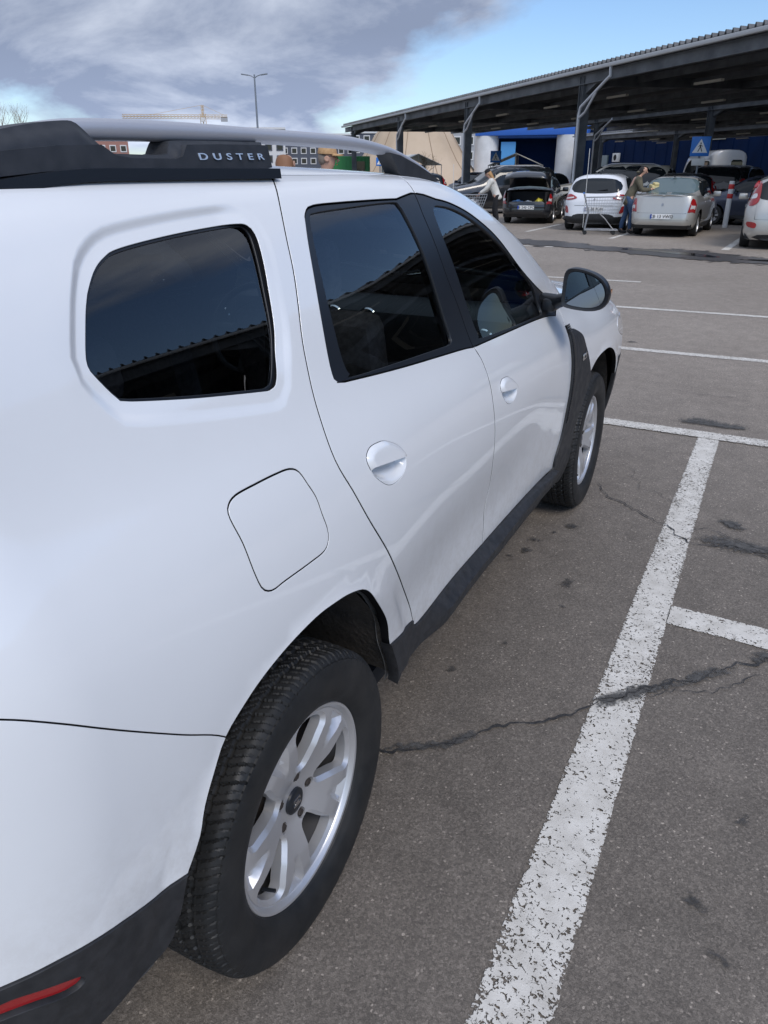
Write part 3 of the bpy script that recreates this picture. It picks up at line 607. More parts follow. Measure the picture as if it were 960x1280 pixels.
def make_rim():
    holes = [rim_hole(a) for a in HOLE_A]; lugs = [circ2((.058*math.cos(a),.058*math.sin(a)),.0125,16) for a in HOLE_A]
    ex = [offset_poly(h,.009) for h in holes]
    # triangular facets at the outer end of every spoke
    tris = []
    for a in HOLE_A:
        s = a+R(36); tris.append(np.array([(.112*math.cos(s),.112*math.sin(s)),(.208*math.cos(s-.17),.208*math.sin(s-.17)),(.208*math.cos(s+.17),.208*math.sin(s+.17))]))
    trl = [line(list(t)+[t[0]],.01)[:-1] for t in tris]
    outer = circ2((0,0),.210,120)
    uv, tri = tri_region([outer], holes+lugs, .010, ex+trl)
    q = np.asarray(uv); r_ = np.hypot(q[:,0],q[:,1])
    h = np.interp(r_, [0,.03,.05,.085,.13,.175,.200,.212],[.052,.052,.053,.064,.076,.081,.079,.074])
    dh = np.full(len(q),9.)
    for p in holes: dh = np.minimum(dh, edge_dist(q,p))
    h = h-.010*np.clip(1-dh/.009,0,1)
    for t in tris:
        d = edge_dist(q,t); ins = _inpoly(q,t); h = h-np.where(ins, np.clip(d/.012,0,1)*.016*np.clip((r_-.11)/.07,0,1), 0)
    bd = boundary(uv, tri); V = [(h[i],q[i,0],q[i,1]) for i in range(len(q))]; F = [tuple(int(k) for k in t) for t in tri]; rr = {}
    for a, b in bd:
        for k in (a,b):
            if k not in rr:
                rr[k] = len(V); out = r_[k] > .207; lug = r_[k] < .075
                V.append((h[k]-(.0 if out else (.018 if lug else .024)), q[k,0]*(1.03 if out else 1), q[k,1]*(1.03 if out else 1)))
        F.append((b,a,rr[a],rr[b]))
    b = MB(); b.add(V,F,0)
    b.lathe([(.205,.073),(.210,.0745),(.214,.080),(.2195,.0855),(.225,.0865),(.2275,.083),(.2265,.078),(.2215,.074)], axis='X', n=120, m=0)
    b.lathe([(.212,.078),(.206,.066),(.203,.052)], axis='X', n=80, m=0)
    b.lathe([(.203,.052),(.198,.02),(.194,-.03),(.204,-.07),(.222,-.085)], axis='X', n=80, m=1)
    return b
def make_wheel(parent, Y, side, name='wheel', spin=0.):
    w = bpy.data.objects.new(name, None); COL.objects.link(w); w.parent = parent; w.location = (.7775*side, Y, .338); w.empty_display_size = .1
    w.rotation_euler = (spin,0,0) if side > 0 else (spin,0,math.pi)
    if not WH:
        V, F = tyre_mesh(); WH['t'] = mesh_obj('tyre', V, F, M['rubber'], w, sharp=17).data
        WH['r'] = make_rim().build('rim', None, w, sharp=24, mats=[M['rim'],M['rim_dark']]).data
        WH['l'] = MB().lathe([(0,.012),(.0085,.012),(.0095,.009),(.0095,-.01)], axis='X', n=6).build('wheel_bolt', M['brake'], None).data
        bpy.data.objects.remove(bpy.data.objects['wheel_bolt'])
        cp = MB(); cp.lathe([(0,.0615),(.0235,.0615),(.0265,.0600),(.0295,.058),(.0305,.050)], axis='X', n=40, m=0)
        def fn(x,y,t): return (t,x,y)
        cp.prism([(-.013,-.009),(.013,-.009),(.014,-.003),(.006,-.003),(.006,.004),(-.006,.004),(-.006,-.003),(-.014,-.003)],.0612,.0630,fn,1)
        cp.prism([(-.013,.003),(-.009,.003),(-.009,.008),(.009,.008),(.009,.003),(.013,.003),(.011,.012),(-.011,.012)],.0612,.0630,fn,1)
        WH['c'] = cp.build('hub_cap', None, w, mats=[M['frame_black'],M['chrome']]).data
        br = MB(); br.lathe([(.0,-.03),(.197,-.035)], axis='X', n=40); br.lathe([(.0,-.02),(.13,-.02),(.142,-.026),(.142,-.06),(.0,-.06)], axis='X', n=48)
        br.lathe([(0,.03),(.035,.03),(.05,.02),(.07,-.02)], axis='X', n=24)
        br.lathe([(.05,-.075),(.225,-.08)], axis='X', n=24)
        WH['b'] = br.build('brake_drum', M['brake'], w).data
        va = MB(); a = HOLE_A[3]; va.tube([(.05,.185*math.cos(a+.12),.185*math.sin(a+.12)),(.078,.178*math.cos(a+.12),.178*math.sin(a+.12))],.004,8)
        WH['v'] = va.build('valve', M['frame_black'], w).data
    else:
        for n_, k in (('tyre','t'),('rim','r'),('hub_cap','c'),('brake_drum','b'),('valve','v')):
            o = bpy.data.objects.new(n_, WH[k]); COL.objects.link(o); o.parent = w
    for a in HOLE_A:
        o = bpy.data.objects.new('wheel_bolt', WH['l']); COL.objects.link(o); o.parent = w; o.location = (.045,.058*math.cos(a),.058*math.sin(a))
    return w
WH = {}
make_wheel(suv, 0, 1); make_wheel(suv, 2.673, 1, spin=R(20)); make_wheel(suv, 0, -1, spin=R(50)); make_wheel(suv, 2.673, -1, spin=R(100))
# wheelhouses
def liner(Y, pts, parent):
    for s in (1,-1):
        b = MB(); arc = [p for p in pts if p[1] > .40]; n = len(arc); ctr = np.array([Y,.36])
        rows = []
        for x, k in ((.868,1.006),(.80,1.02),(.66,1.01),(.54,.98)):
            rows.append([(s*x, ctr[0]+(p[0]-ctr[0])*k, max(.22,ctr[1]+(p[1]-ctr[1])*k)) for p in arc])
        V = sum(rows,[]); F = []
        for r_ in range(len(rows)-1):
            for i in range(n-1): F.append((r_*n+i, r_*n+i+1, (r_+1)*n+i+1, (r_+1)*n+i))
        F.append(tuple(range((len(rows)-1)*n, len(rows)*n)))
        b.add(V,F); b.build('wheel_liner', M['liner'], parent, sharp=50)
arcY = lambda a: [(p[0], surfP([p[0]],[p[1]])[0][2]) for p in a]
def arc3(a):
    q = surfP(a[:,0],a[:,1]); return [(y,z) for _, y, z in q]
liner(0., arc3(rarch), suv); liner(2.673, arc3(farch), suv)

# ---- roof rails
def rail(s):
    rt = bpy.data.objects.new('roof_rail', None); COL.objects.link(rt); rt.parent = suv
    # rear foot: outline in (Y,Z) on the outer face
    foot = cr([(-.60,1.552),(-.52,1.568),(-.42,1.594),(-.33,1.610),(-.26,1.6285),(-.20,1.6400),(-.14,1.6475),(-.112,1.6485),(-.098,1.641),(-.075,1.620),(-.055,1.608),(-.03,1.6065),(.06,1.6065),(.075,1.612),(.085,1.625),(.105,1.629),(.20,1.631),(.355,1.633)],.01)
    base = cr([(.358,1.631),(.362,1.583)],.03); roof = [(y, 1.556+.028*_ss((y+.6)/.5)) for y in np.linspace(.35,-.6,20)]
    poly = list(map(tuple,foot))+[(.358,1.60),(.358,1.583)]+[(y,1.5575+.022*float(_ss((y+.45)/.35))) for y in np.linspace(.34,-.59,24)]
    V2, T = tri_region([loopline(poly,.006)], [], .006)
    bdr = boundary(V2,T); d = edge_dist(V2, np.array(poly))
    # outer face is domed, thickness 5 cm
    xo = .626-.010*(1-_ss(d/.020))-.30*np.maximum(0,V2[:,1]-1.60)-.02*_ss((-.25-V2[:,0])/.3)
    b = MB(); n = len(V2)
    b.add([(s*xo[i],V2[i,0],V2[i,1]) for i in range(n)]+[(s*.565,V2[i,0],V2[i,1]) for i in range(n)],
          [tuple(t) if s>0 else tuple(t[::-1]) for t in T]+[tuple(t[::-1]+n) if s>0 else tuple(t+n) for t in T]+[((q,p,p+n,q+n) if s>0 else (p,q,q+n,p+n)) for p,q in bdr])
    ft = b.build('rail_foot', M['rail_black'], rt, sharp=28)
    # raised cheek of the foot
    ch = [(-.45,1.573),(-.40,1.586),(-.30,1.603),(-.17,1.615),(-.085,1.618),(-.062,1.604),(-.03,1.6005),(.07,1.6005),(.09,1.604),(.11,1.6225),(.20,1.6255),(.352,1.6275),(.352,1.588)]+[(y,1.5655+.020*float(_ss((y+.45)/.35))) for y in np.linspace(.33,-.44,14)]
    b = MB(); X0 = .632
    def fn(x,y,t): return (s*(t-.30*max(0,y-1.60)), x, y)
    b.prism(ch if s>0 else ch[::-1], .60, X0, fn); b.build('foot_cover', M['rail_black'], ft, sharp=30)
    b = MB().box((s*.604,-.12,1.566+.0),(.056,.96,.010),bev=.003); 
    # gasket follows the roof
    ys = np.linspace(-.60,.368,24); V = []; F = []
    for y in ys:
        z = 1.5535+.0265*float(_ss((y+.45)/.35)); V += [(s*.568,y,z+.008),(s*.640,y,z+.006),(s*.642,y,z-.012),(s*.566,y,z-.012)]
    for i in range(len(ys)-1):
        for k in range(4): F.append((i*4+k,i*4+(k+1)%4,(i+1)*4+(k+1)%4,(i+1)*4+k))
    F += [(0,1,2,3),tuple(len(V)-4+k for k in (3,2,1,0))]
    MB().add(V,F).build('foot_gasket', M['frame_black'], ft, sharp=30)
    if True:
        cu = bpy.data.curves.new('lettering','FONT'); cu.body = 'DUSTER'; cu.size = .0165; cu.space_character = 1.75; cu.extrude = .0006; cu.align_x = 'LEFT'; cu.offset = .0002
        to = bpy.data.objects.new('lettering_curve', cu); COL.objects.link(to); dg = bpy.context.evaluated_depsgraph_get(); me = bpy.data.meshes.new_from_object(to.evaluated_get(dg)); bpy.data.objects.remove(to)
        xs = [v.co.x for v in me.vertices]; x0, x1 = min(xs), max(xs); k = .196/(x1-x0)
        for v in me.vertices:
            x, y, z = v.co; yy = .132+(x-x0)*k; zz_ = 1.5995+y*.92+.0+(x-x0)*k*.012
            if s < 0: yy = .132+.196-(x-x0)*k
            v.co = (s*(X0-.30*max(0,zz_-1.60)+.0006+z), yy, zz_)
        if s < 0: me.flip_normals()
        me.materials.append(M['letter']); lo = bpy.data.objects.new('lettering', me); COL.objects.link(lo); lo.parent = ft
    # silver bar, swept section
    ctr = [(-.17,1.634),(-.10,1.642),(-.0,1.6455),(.16,1.6478),(.375,1.6495),(.60,1.6490),(.76,1.6465),(.88,1.6395),(.99,1.6275),(1.12,1.6015),(1.22,1.574),(1.29,1.550)]
    hts = [.022,.025,.026,.026,.0225,.0235,.023,.0205,.0175,.0175,.016,.012]
    c = cr(ctr,.03); hh = np.interp(c[:,0],[p[0] for p in ctr],hts); V = []; F = []; K = 14
    for (y,z), h in zip(c,hh):
        for k in range(K):
            a = 2*math.pi*k/K; ca, sa = math.cos(a), math.sin(a); e_ = .62
            V.append((s*(.574+.0265*math.copysign(abs(ca)**e_,ca)), y, z-.004+h*.62*math.copysign(abs(sa)**e_,sa)))
    for i in range(len(c)-1):
        for k in range(K):
            f = (i*K+k,i*K+(k+1)%K,(i+1)*K+(k+1)%K,(i+1)*K+k); F.append(f if s<0 else f[::-1])
    F += [tuple(range(K)), tuple(len(V)-1-k for k in range(K))]
    MB().add(V,F).build('rail_bar', M['rail_silver'], rt, sharp=50)
    # front foot
    pf = [(.925,1.624),(.99,1.618),(1.10,1.596),(1.20,1.572),(1.27,1.552),(1.21,1.555),(1.10,1.564),(.985,1.572)]
    b = MB(); b.prism(pf if s>0 else pf[::-1],.568,.612,lambda x,y,t:(s*t,x,y)); b.build('front_foot', M['rail_black'], rt, sharp=30)
M['letter'] = mat('letter_silver', (.55,.62,.70), .3, .5)
rail(1); rail(-1)

# ---- door mirror
def door_mirror(s):
    rt = bpy.data.objects.new('door_mirror', None); COL.objects.link(rt); rt.parent = suv
    # housing outline seen from behind, (x,z) local, extruded forward with taper
    Yg = 1.76; prof = (lambda q: q+np.array([-.018,-.014]))(cr([(.908,1.215),(.912,1.262),(.930,1.279),(.970,1.278),(1.020,1.263),(1.056,1.236),(1.072,1.200),(1.066,1.166),(1.044,1.146),(1.005,1.138),(.950,1.141),(.915,1.150),(.908,1.175)],.01,True))
    c = np.array([.967,1.195]); V = []; F = []; n = len(prof)
    rings = [(0.0,.86),(.0,1.0),(.012,1.03),(.040,1.01),(.070,.93),(.095,.78),(.112,.55),(.118,.25)]
    V += [(s*(c[0]+(p[0]-c[0])*.86), Yg+.006, c[1]+(p[1]-c[1])*.86) for p in prof]
    for dy, k in rings[1:]: V += [(s*(c[0]+(p[0]-c[0])*k-.02*dy/.1*0), Yg+dy, c[1]+(p[1]-c[1])*k) for p in prof]
    m = len(rings)
    for r_ in range(m-1):
        for i in range(n):
            j = (i+1)%n; f = (r_*n+i, r_*n+j, (r_+1)*n+j, (r_+1)*n+i); F.append(f)
    F.append(tuple((m-1)*n+i for i in range(n))); F.append(tuple(range(n))[::-1])
    hs = MB().add(V,F).build('mirror_housing', M['frame_black'], rt, sharp=60)
    bm = bmesh.new(); bm.from_mesh(hs.data); bmesh.ops.recalc_face_normals(bm, faces=bm.faces); bm.to_mesh(hs.data); bm.free()
    g = [(s*(c[0]+(p[0]-c[0])*.84), Yg+.003+.10*(p[0]-c[0])*.84*0, c[1]+(p[1]-c[1])*.84) for p in prof]
    cg = (s*c[0], Yg+.001, c[1]); tilt = R(7)
    g = [(x, y+(x-cg[0])*s*math.tan(tilt)*-.25, z) for x,y,z in g]
    MB().add(g+[cg],[((i+1)%n,i,n) if s>0 else (i,(i+1)%n,n) for i in range(n)]).build('mirror_glass', M['mirror'], rt)
    MB().tube([(s*.80,1.86,1.135),(s*.86,1.83,1.140),(s*.895,1.80,1.155),(s*.92,1.79,1.165)],[.030,.026,.024,.030],12).box((s*.83,1.86,1.125),(.05,.10,.05),bev=.012).build('mirror_arm', M['frame_black'], rt)
    MB().box((s*1.048,1.815,1.186),(.008,.05,.018),bev=.003).build('side_indicator', M['amber_lens'], rt)
door_mirror(1); door_mirror(-1)
# ribbed edge and badge of the fender trim
rb = MB()
for k in range(46):
    t = k/45; i = t*(len(g3)-12); a = g3[int(i)]; b_ = g3[min(int(i)+1,len(g3)-1)]; q = a+(b_-a)*(i-int(i)); q = q+np.array([.018,0])
    p = surfP([q[0]],[q[1]])[0]; rb.box((p[0]+.0095,p[1]+.004,p[2]),(.004,.030,.006))
rb.build('ribbed_edge', M['frame_black'], suv)
p = surfP([2.175],[.885])[0]
bd_ = MB().box((p[0]+.011,p[1],p[2]),(.004,.060,.026),bev=.0015,m=0).box((p[0]+.013,p[1],p[2]),(.004,.018,.010),m=1).build('fender_badge', None, suv, mats=[M['chrome'],M['frame_black']])

# ---- cabin
def rbox(b, c, d, rot=(0,0,0), bev=.04): b.box(c, d, bev=bev, rot=Euler(rot).to_matrix())
for x in (.37,-.37):
    b = MB(); rbox(b,(x,1.20,.62),(.50,.50,.16)); rbox(b,(x,.93,.92),(.48,.13,.62),(R(14),0,0),.05); b.tube([(x-.05,.86,1.2),(x-.05,.835,1.30)],.006,6); b.tube([(x+.05,.86,1.2),(x+.05,.835,1.30)],.006,6); rbox(b,(x,.835,1.335),(.26,.09,.17),(R(10),0,0),.04)
    b.build('front_seat', M['seat'], suv)
b = MB(); rbox(b,(0,.30,.60),(1.26,.50,.16)); rbox(b,(0,.05,.90),(1.24,.13,.58),(R(16),0,0),.05)
for x in (.42,0,-.42): rbox(b,(x,-.05,1.255),(.24,.08,.13),(R(10),0,0),.035)
b.build('rear_bench', M['seat'], suv)
b = MB(); rbox(b,(0,1.98,.93),(1.48,.42,.28),bev=.05); rbox(b,(-.37,1.80,1.055),(.34,.16,.09),bev=.03); rbox(b,(0,1.80,.80),(.26,.30,.50),bev=.03); b.build('dashboard', M['dash'], suv)
for x,z in ((.60,.985),(-.64,.985),(.10,1.03),(-.06,1.03)): MB().lathe([(.030,0),(.040,-.006),(.045,0),(.040,.006)],c=(x,1.765,z),axis='Y',n=24).build('air_vent', M['chrome'], suv)
b = MB(); rr_ = Euler((R(-25),0,0)).to_matrix(); cc = Vector((-.37,1.60,.98))
b.tube([cc+rr_@Vector((.185*math.cos(a),0,.185*math.sin(a))) for a in np.linspace(0,2*math.pi,33)[:-1]],.014,8,closed=True)
b.tube([cc+rr_@Vector((-.18,.01,0)),cc+rr_@Vector((.18,.01,0))],.018,8); b.tube([cc+rr_@Vector((0,.01,-.18)),cc+rr_@Vector((0,.02,0)),cc+Vector((0,.22,-.08))],.03,8); b.build('steering_wheel', M['dash'], suv)
b = MB(); rbox(b,(0,1.52,1.47),(.24,.03,.065),bev=.012); b.tube([(0,1.53,1.47),(0,1.58,1.51)],.008,6); b.build('inner_mirror', M['dash'], suv)


# ---------------------------------------------------------------- ground
def asphalt():
    m = mat('asphalt', rough=.9); N, L, b = nodes_of(m); nt = m.node_tree
    t = N.new('ShaderNodeTexCoord'); v = t.outputs['Object']
    big = ramp(nt, noise(nt,.35,5,.6,v), (.3,(.162,.140,.118)), (.7,(.212,.185,.158)))
    vo = N.new('ShaderNodeTexVoronoi'); vo.inputs['Scale'].default_value = 190; L.new(v, vo.inputs['Vector'])
    agg = ramp(nt, vo.outputs['Color'], (.0,.55), (.55,.84), (.88,1.15), (1.,2.7))
    fine = ramp(nt, noise(nt,420,2,.7,v), (.3,.55), (.7,1.4))
    mid = ramp(nt, noise(nt,7,6,.7,v), (.3,.82), (.7,1.12))
    def mul(a,c):
        x = N.new('ShaderNodeMix'); x.data_type='RGBA'; x.blend_type='MULTIPLY'; x.inputs[0].default_value = 1; L.new(a,x.inputs[6]); L.new(c,x.inputs[7]); return x.outputs[2]
    col = mul(mul(mul(big,agg),fine),mid)
    # drips and old oil spots
    sp = ramp(nt, noise(nt,2.1,3,.5,v), (.70,1.), (.78,.55)); col = mul(col, sp)
    # grazing sheen of the far ground put into the colour: paler along +Y
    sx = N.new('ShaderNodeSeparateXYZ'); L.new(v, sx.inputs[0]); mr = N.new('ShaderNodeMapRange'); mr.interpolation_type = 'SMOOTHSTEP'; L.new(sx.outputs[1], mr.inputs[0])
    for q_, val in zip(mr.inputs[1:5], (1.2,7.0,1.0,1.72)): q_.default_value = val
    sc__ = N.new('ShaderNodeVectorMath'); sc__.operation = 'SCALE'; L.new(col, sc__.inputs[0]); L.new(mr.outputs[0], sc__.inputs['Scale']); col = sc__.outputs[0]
    L.new(col, b.inputs['Base Color'])
    d = N.new('ShaderNodeTexVoronoi'); d.inputs['Scale'].default_value = 240; L.new(v,d.inputs['Vector'])
    bn = N.new('ShaderNodeBump'); bn.inputs['Strength'].default_value = .45; bn.inputs['Distance'].default_value = .0018; L.new(d.outputs['Distance'], bn.inputs['Height']); L.new(bn.outputs[0], b.inputs['Normal'])
    b.inputs['Specular IOR Level'].default_value = .4; b.inputs['Roughness'].default_value = .7
    return m
def road_paint():
    m = mat('road_paint', (.60,.59,.56), .7); N, L, b = nodes_of(m); nt = m.node_tree
    t = N.new('ShaderNodeTexCoord'); v = t.outputs['Object']
    a = noise(nt,88,3,.62,v,.8); c = noise(nt,1.3,2,.5,v)
    ad = N.new('ShaderNodeMath'); ad.operation = 'MULTIPLY_ADD'; L.new(c, ad.inputs[0]); ad.inputs[1].default_value = .28; L.new(a, ad.inputs[2])
    at = N.new('ShaderNodeAttribute'); at.attribute_name = 'edge'
    a2 = N.new('ShaderNodeMath'); a2.operation='MULTIPLY_ADD'; L.new(at.outputs['Fac'],a2.inputs[0]); a2.inputs[1].default_value = .16; L.new(ad.outputs[0],a2.inputs[2])
    al = ramp(nt, a2.outputs[0], (.755,1.), (.775,0.)); L.new(al, b.inputs['Alpha'])
    L.new(ramp(nt, noise(nt,14,5,.6,v), (.3,(.50,.475,.43)), (.7,(.70,.675,.625))), b.inputs['Base Color'])
    bn = N.new('ShaderNodeBump'); bn.inputs['Strength'].default_value = .5; bn.inputs['Distance'].default_value = .002; L.new(noise(nt,260,3,.6,v), bn.inputs['Height']); L.new(bn.outputs[0], b.inputs['Normal'])
    return m
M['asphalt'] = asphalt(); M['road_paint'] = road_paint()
M['tar'] = vary(mat('crack_tar', rough=.75), 60, (.018,.018,.019), (.050,.048,.047), bump=.8, bscale=200, bdist=.004)
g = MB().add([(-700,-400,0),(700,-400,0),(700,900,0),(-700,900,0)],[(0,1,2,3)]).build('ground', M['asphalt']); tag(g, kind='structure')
def stripe(name, a0, a1, b0, b1, z=.004, n=None):
    """painted band: edges a0->a1 and b0->b1 with a ragged wear attribute at the rims"""
    a0,a1,b0,b1 = map(Vector,(a0,a1,b0,b1)); n = n or max(2,int((a1-a0).length/.04)); V=[]; F=[]; E_=[]
    rnd = random.Random(3)
    for i in range(n+1):
        t = i/n; p = a0.lerp(a1,t); q = b0.lerp(b1,t)
        for s_, k in ((0,1),(.06,.35),(.5,0),(.94,.35),(1,1)):
            w = p.lerp(q,s_)
            if s_ in (0,1): w = w+(q-p)*rnd.uniform(-.012,.012)
            V.append((w.x,w.y,z)); E_.append(k)
    for i in range(n):
        for k in range(4): F.append((i*5+k,(i+1)*5+k,(i+1)*5+k+1,i*5+k+1))
    o = MB().add(V,F).build(name, M['road_paint']); at = o.data.attributes.new('edge','FLOAT','POINT')
    for i, e_ in enumerate(E_): at.data[i].value = e_
    tag(o, kind='structure')
    bm = bmesh.new(); bm.from_mesh(o.data); bmesh.ops.recalc_face_normals(bm, faces=bm.faces)
    if bm.faces[0].normal.z < 0: bmesh.ops.reverse_faces(bm, faces=bm.faces)
    bm.to_mesh(o.data); bm.free()
    return o
stripe('bay_divider_line', (1.253,-1.6),(1.312,4.06),(1.424,-1.6),(1.442,4.06))
stripe('bay_cross_line', (1.43,1.80),(5.2,1.60),(1.43,1.655),(5.2,1.455))
stripe('bay_end_line', (-6.0,4.45),(6.5,3.99),(-6.0,4.30),(6.5,3.85), .008)
stripe('bay_line', (-6,6.70),(7,6.60),(-6,6.57),(7,6.47)); stripe('bay_line', (-6,9.12),(7,9.12),(-6,8.99),(7,9.0))
stripe('bay_line', (-6,11.6),(-.25,11.62),(-6,11.48),(-.25,11.50))
stripe('bay_line', (-7.5,16.75),(-3.0,16.85),(-7.5,16.6),(-3.0,16.7))
stripe('bay_line', (.45,17.6),(.7,22.6),(.62,17.6),(.85,22.6)); stripe('bay_line', (-2.35,19.6),(-2.2,22.6),(-2.22,19.6),(-2.07,22.6))
stripe('bay_line', (-4.95,21.0),(-4.9,24.6),(-4.82,21.0),(-4.77,24.6))
def crack(pts, w, z=.0085, seed=1, name='asphalt_crack'):
    """jagged tar-dark fissure of uneven width"""
    rnd = random.Random(seed); P_ = [Vector((*p,0)) for p in pts]; V=[]; F=[]; path=[]
    for a,b in zip(P_[:-1],P_[1:]):
        n = max(2,int((b-a).length/.006)); path += [a.lerp(b,i/n) for i in range(n)]
    N_ = len(path); hs = [rnd.uniform(-1,1) for _ in range(N_//9+3)]; ms = [rnd.uniform(-1,1) for _ in range(N_//3+3)]; ws = [rnd.uniform(.15,1)**2 for _ in range(N_//7+3)]
    lerp = lambda l,x: l[int(x)]+(l[int(x)+1]-l[int(x)])*(x-int(x))
    for i,p in enumerate(path):
        a = path[max(0,i-3)]; b = path[min(N_-1,i+3)]; t=(b-a).normalized(); nrm=Vector((-t.y,t.x,0))
        off = .022*lerp(hs,i/9)+.008*lerp(ms,i/3); e_ = min(1,i/12,(N_-1-i)/12)
        ww = .62*(w(i/N_) if callable(w) else w)*(.25+1.3*lerp(ws,i/7))*e_+.0006; c = p+nrm*off
        V += [tuple(c+nrm*ww*rnd.uniform(.6,1.1))[:2]+(z,), tuple(c-nrm*ww*rnd.uniform(.6,1.1))[:2]+(z,)]
    for i in range(N_-1): F.append((2*i,2*i+1,2*i+3,2*i+2))
    o = MB().add(V,F).build(name, M['tar']); tag(o, kind='structure')
    bm = bmesh.new(); bm.from_mesh(o.data)
    for f in bm.faces:
        f.normal_update()
        if f.normal.z < 0: f.normal_flip()
    bm.to_mesh(o.data); bm.free()
# cracks filled with tar, oil spots and the wet patch left by the puddle
crack([(.70,.50),(.769,.553),(.807,.594),(.878,.614),(.94,.652),(1.004,.755),(1.082,.833),(1.206,.937),(1.279,1.007),(1.34,1.082)], .0070, seed=2)
crack([(1.33,1.07),(1.34,1.082),(1.414,1.173),(1.481,1.234),(1.572,1.337),(1.654,1.427),(1.788,1.571),(2.1,1.80)], .0075, seed=5)
crack([(1.27,1.06),(1.34,1.12),(1.42,1.21),(1.5,1.28),(1.58,1.30)], .003, seed=9); crack([(1.44,1.16),(1.55,1.26),(1.66,1.33),(1.78,1.46)], .003, seed=12)
crack([(.90,2.98),(.926,2.889),(1.013,2.773),(1.174,2.66),(1.30,2.585),(1.43,2.408),(1.564,2.455),(1.767,2.398),(2.1,2.30)], .0055, seed=21)
crack([(1.42,2.50),(1.50,2.62),(1.60,2.55),(1.72,2.50),(1.9,2.48)], .004, seed=23); crack([(1.18,2.98),(1.30,2.87),(1.40,2.83)], .003, seed=24)
crack([(1.0,3.3),(1.1,3.05),(1.16,2.95)], .002, seed=25); crack([(1.0,5.2),(1.3,5.12),(1.5,5.15)], .005, seed=26)
def blot(name, pts, z, m, seed=0, ragged=.06):
    rnd = random.Random(seed); c = cr(pts,.08 if len(pts)>6 else .02,True); ctr = c.mean(0); q = []; w = 0
    for p in c:
        w = w*.6+rnd.uniform(-ragged,ragged); q.append(ctr+(p-ctr)*(1+w))
    v,t = tri_region([np.array(q)],[],.25 if np.ptp(c[:,0])>1 else max(.008,np.ptp(c[:,0])/8))
    o = MB().add([(p[0],p[1],z) for p in v],[tuple(int(k) for k in f) for f in t]).build(name, m); tag(o, kind='structure')
    at = o.data.attributes.new('edge','FLOAT','POINT'); d = edge_dist(v, np.array(q)); mx = max(d.max(),1e-3); at.data.foreach_set('value', (1-np.clip(d/mx,0,1)).astype(np.float32)); return o
M['puddle'] = mat('puddle_water', (.02,.02,.022), .04)
def stain(name, c0, c1, lo, hi, sc_, rough=.7):
    m = vary(mat(name, rough=rough), 30, c0, c1); N, L, b = nodes_of(m); nt = m.node_tree; at = N.new('ShaderNodeAttribute'); at.attribute_name = 'edge'
    mm = N.new('ShaderNodeMath'); mm.operation = 'MULTIPLY_ADD'; L.new(at.outputs['Fac'],mm.inputs[0]); mm.inputs[1].default_value = -.55; L.new(noise(nt,sc_,5,.7),mm.inputs[2])
    L.new(ramp(nt, mm.outputs[0], (lo,0.), (hi,1.)), b.inputs['Alpha']); return m
M['oil'] = stain('oil_spot', (.035,.034,.032), (.075,.070,.066), .26, .56, 70)
M['wet'] = stain('wet_asphalt', (.050,.048,.048), (.085,.080,.078), .06, .12, 2.5, .38)
blot('damp_patch', [(-6.5,17.6),(-4.5,17.0),(-2.5,16.3),(-1.2,15.6),(.2,15.0),(1.6,14.6),(3.5,14.4),(6,14.2),(6,16.0),(3,16.0),(1.5,16.3),(.6,17.0),(-.2,17.6),(-.9,17.3),(-1.8,17.6),(-3.2,18.4),(-5,18.8)], .012, M['wet'], 3, .03)
blot('puddle', [(-1.55,16.75),(-.9,16.5),(-.2,16.1),(.35,15.75),(.55,15.85),(.2,16.3),(-.4,16.75),(-1.1,17.0)], .016, M['puddle'], 4, .05)
blot('puddle', [(.9,15.6),(1.7,15.3),(2.6,15.1),(2.7,15.35),(1.8,15.7)], .016, M['puddle'], 6, .05)
for i,(x,y,r_) in enumerate([(.76,2.02,.07),(.72,1.93,.035),(.79,2.14,.05),(.80,1.02,.025),(.91,2.35,.045),(1.02,1.80,.05),(1.05,1.6,.02),(.93,1.25,.02),(1.66,.42,.05),(1.72,.30,.04),(1.62,-.02,.03),(1.66,-.1,.03),(.84,2.25,.03),(1.75,.75,.03),(-.5,8.0,.12),(.4,6.9,.10)]):
    blot('oil_spot', [(x+1.5*r_*math.cos(a)*random.uniform(.6,1.2),y+1.5*r_*math.sin(a)*random.uniform(.5,1.1)) for a in np.linspace(0,2*math.pi,9)[:-1]], .006, M['oil'], 30+i, .25)
M['tar_stain'] = stain('tar_stain', (.050,.049,.048), (.095,.092,.088), .14, .40, 60, .85)
for k,pts in enumerate([[(1.25,1.0),(1.33,1.03),(1.44,1.14),(1.48,1.22),(1.42,1.25),(1.34,1.17),(1.27,1.09)],[(1.42,1.13),(1.56,1.27),(1.68,1.40),(1.74,1.50),(1.62,1.46),(1.50,1.32),(1.42,1.22)],[(1.64,1.42),(1.8,1.54),(2.0,1.68),(2.0,1.76),(1.78,1.64),(1.66,1.50)],
    [(.76,.53),(.86,.58),(.96,.64),(1.03,.75),(.98,.78),(.90,.68),(.78,.61)],[(1.40,2.44),(1.62,2.36),(1.9,2.40),(1.9,2.54),(1.60,2.60),(1.44,2.54)],[(1.5,2.72),(1.62,2.62),(1.70,2.68),(1.6,2.80)],[(1.05,4.35),(1.35,4.28),(1.7,4.32),(1.9,4.45),(1.5,4.50),(1.2,4.52)]]):
    blot('tar_stain', pts, .0072+.0001*k, M['tar_stain'], 60+k, .06)


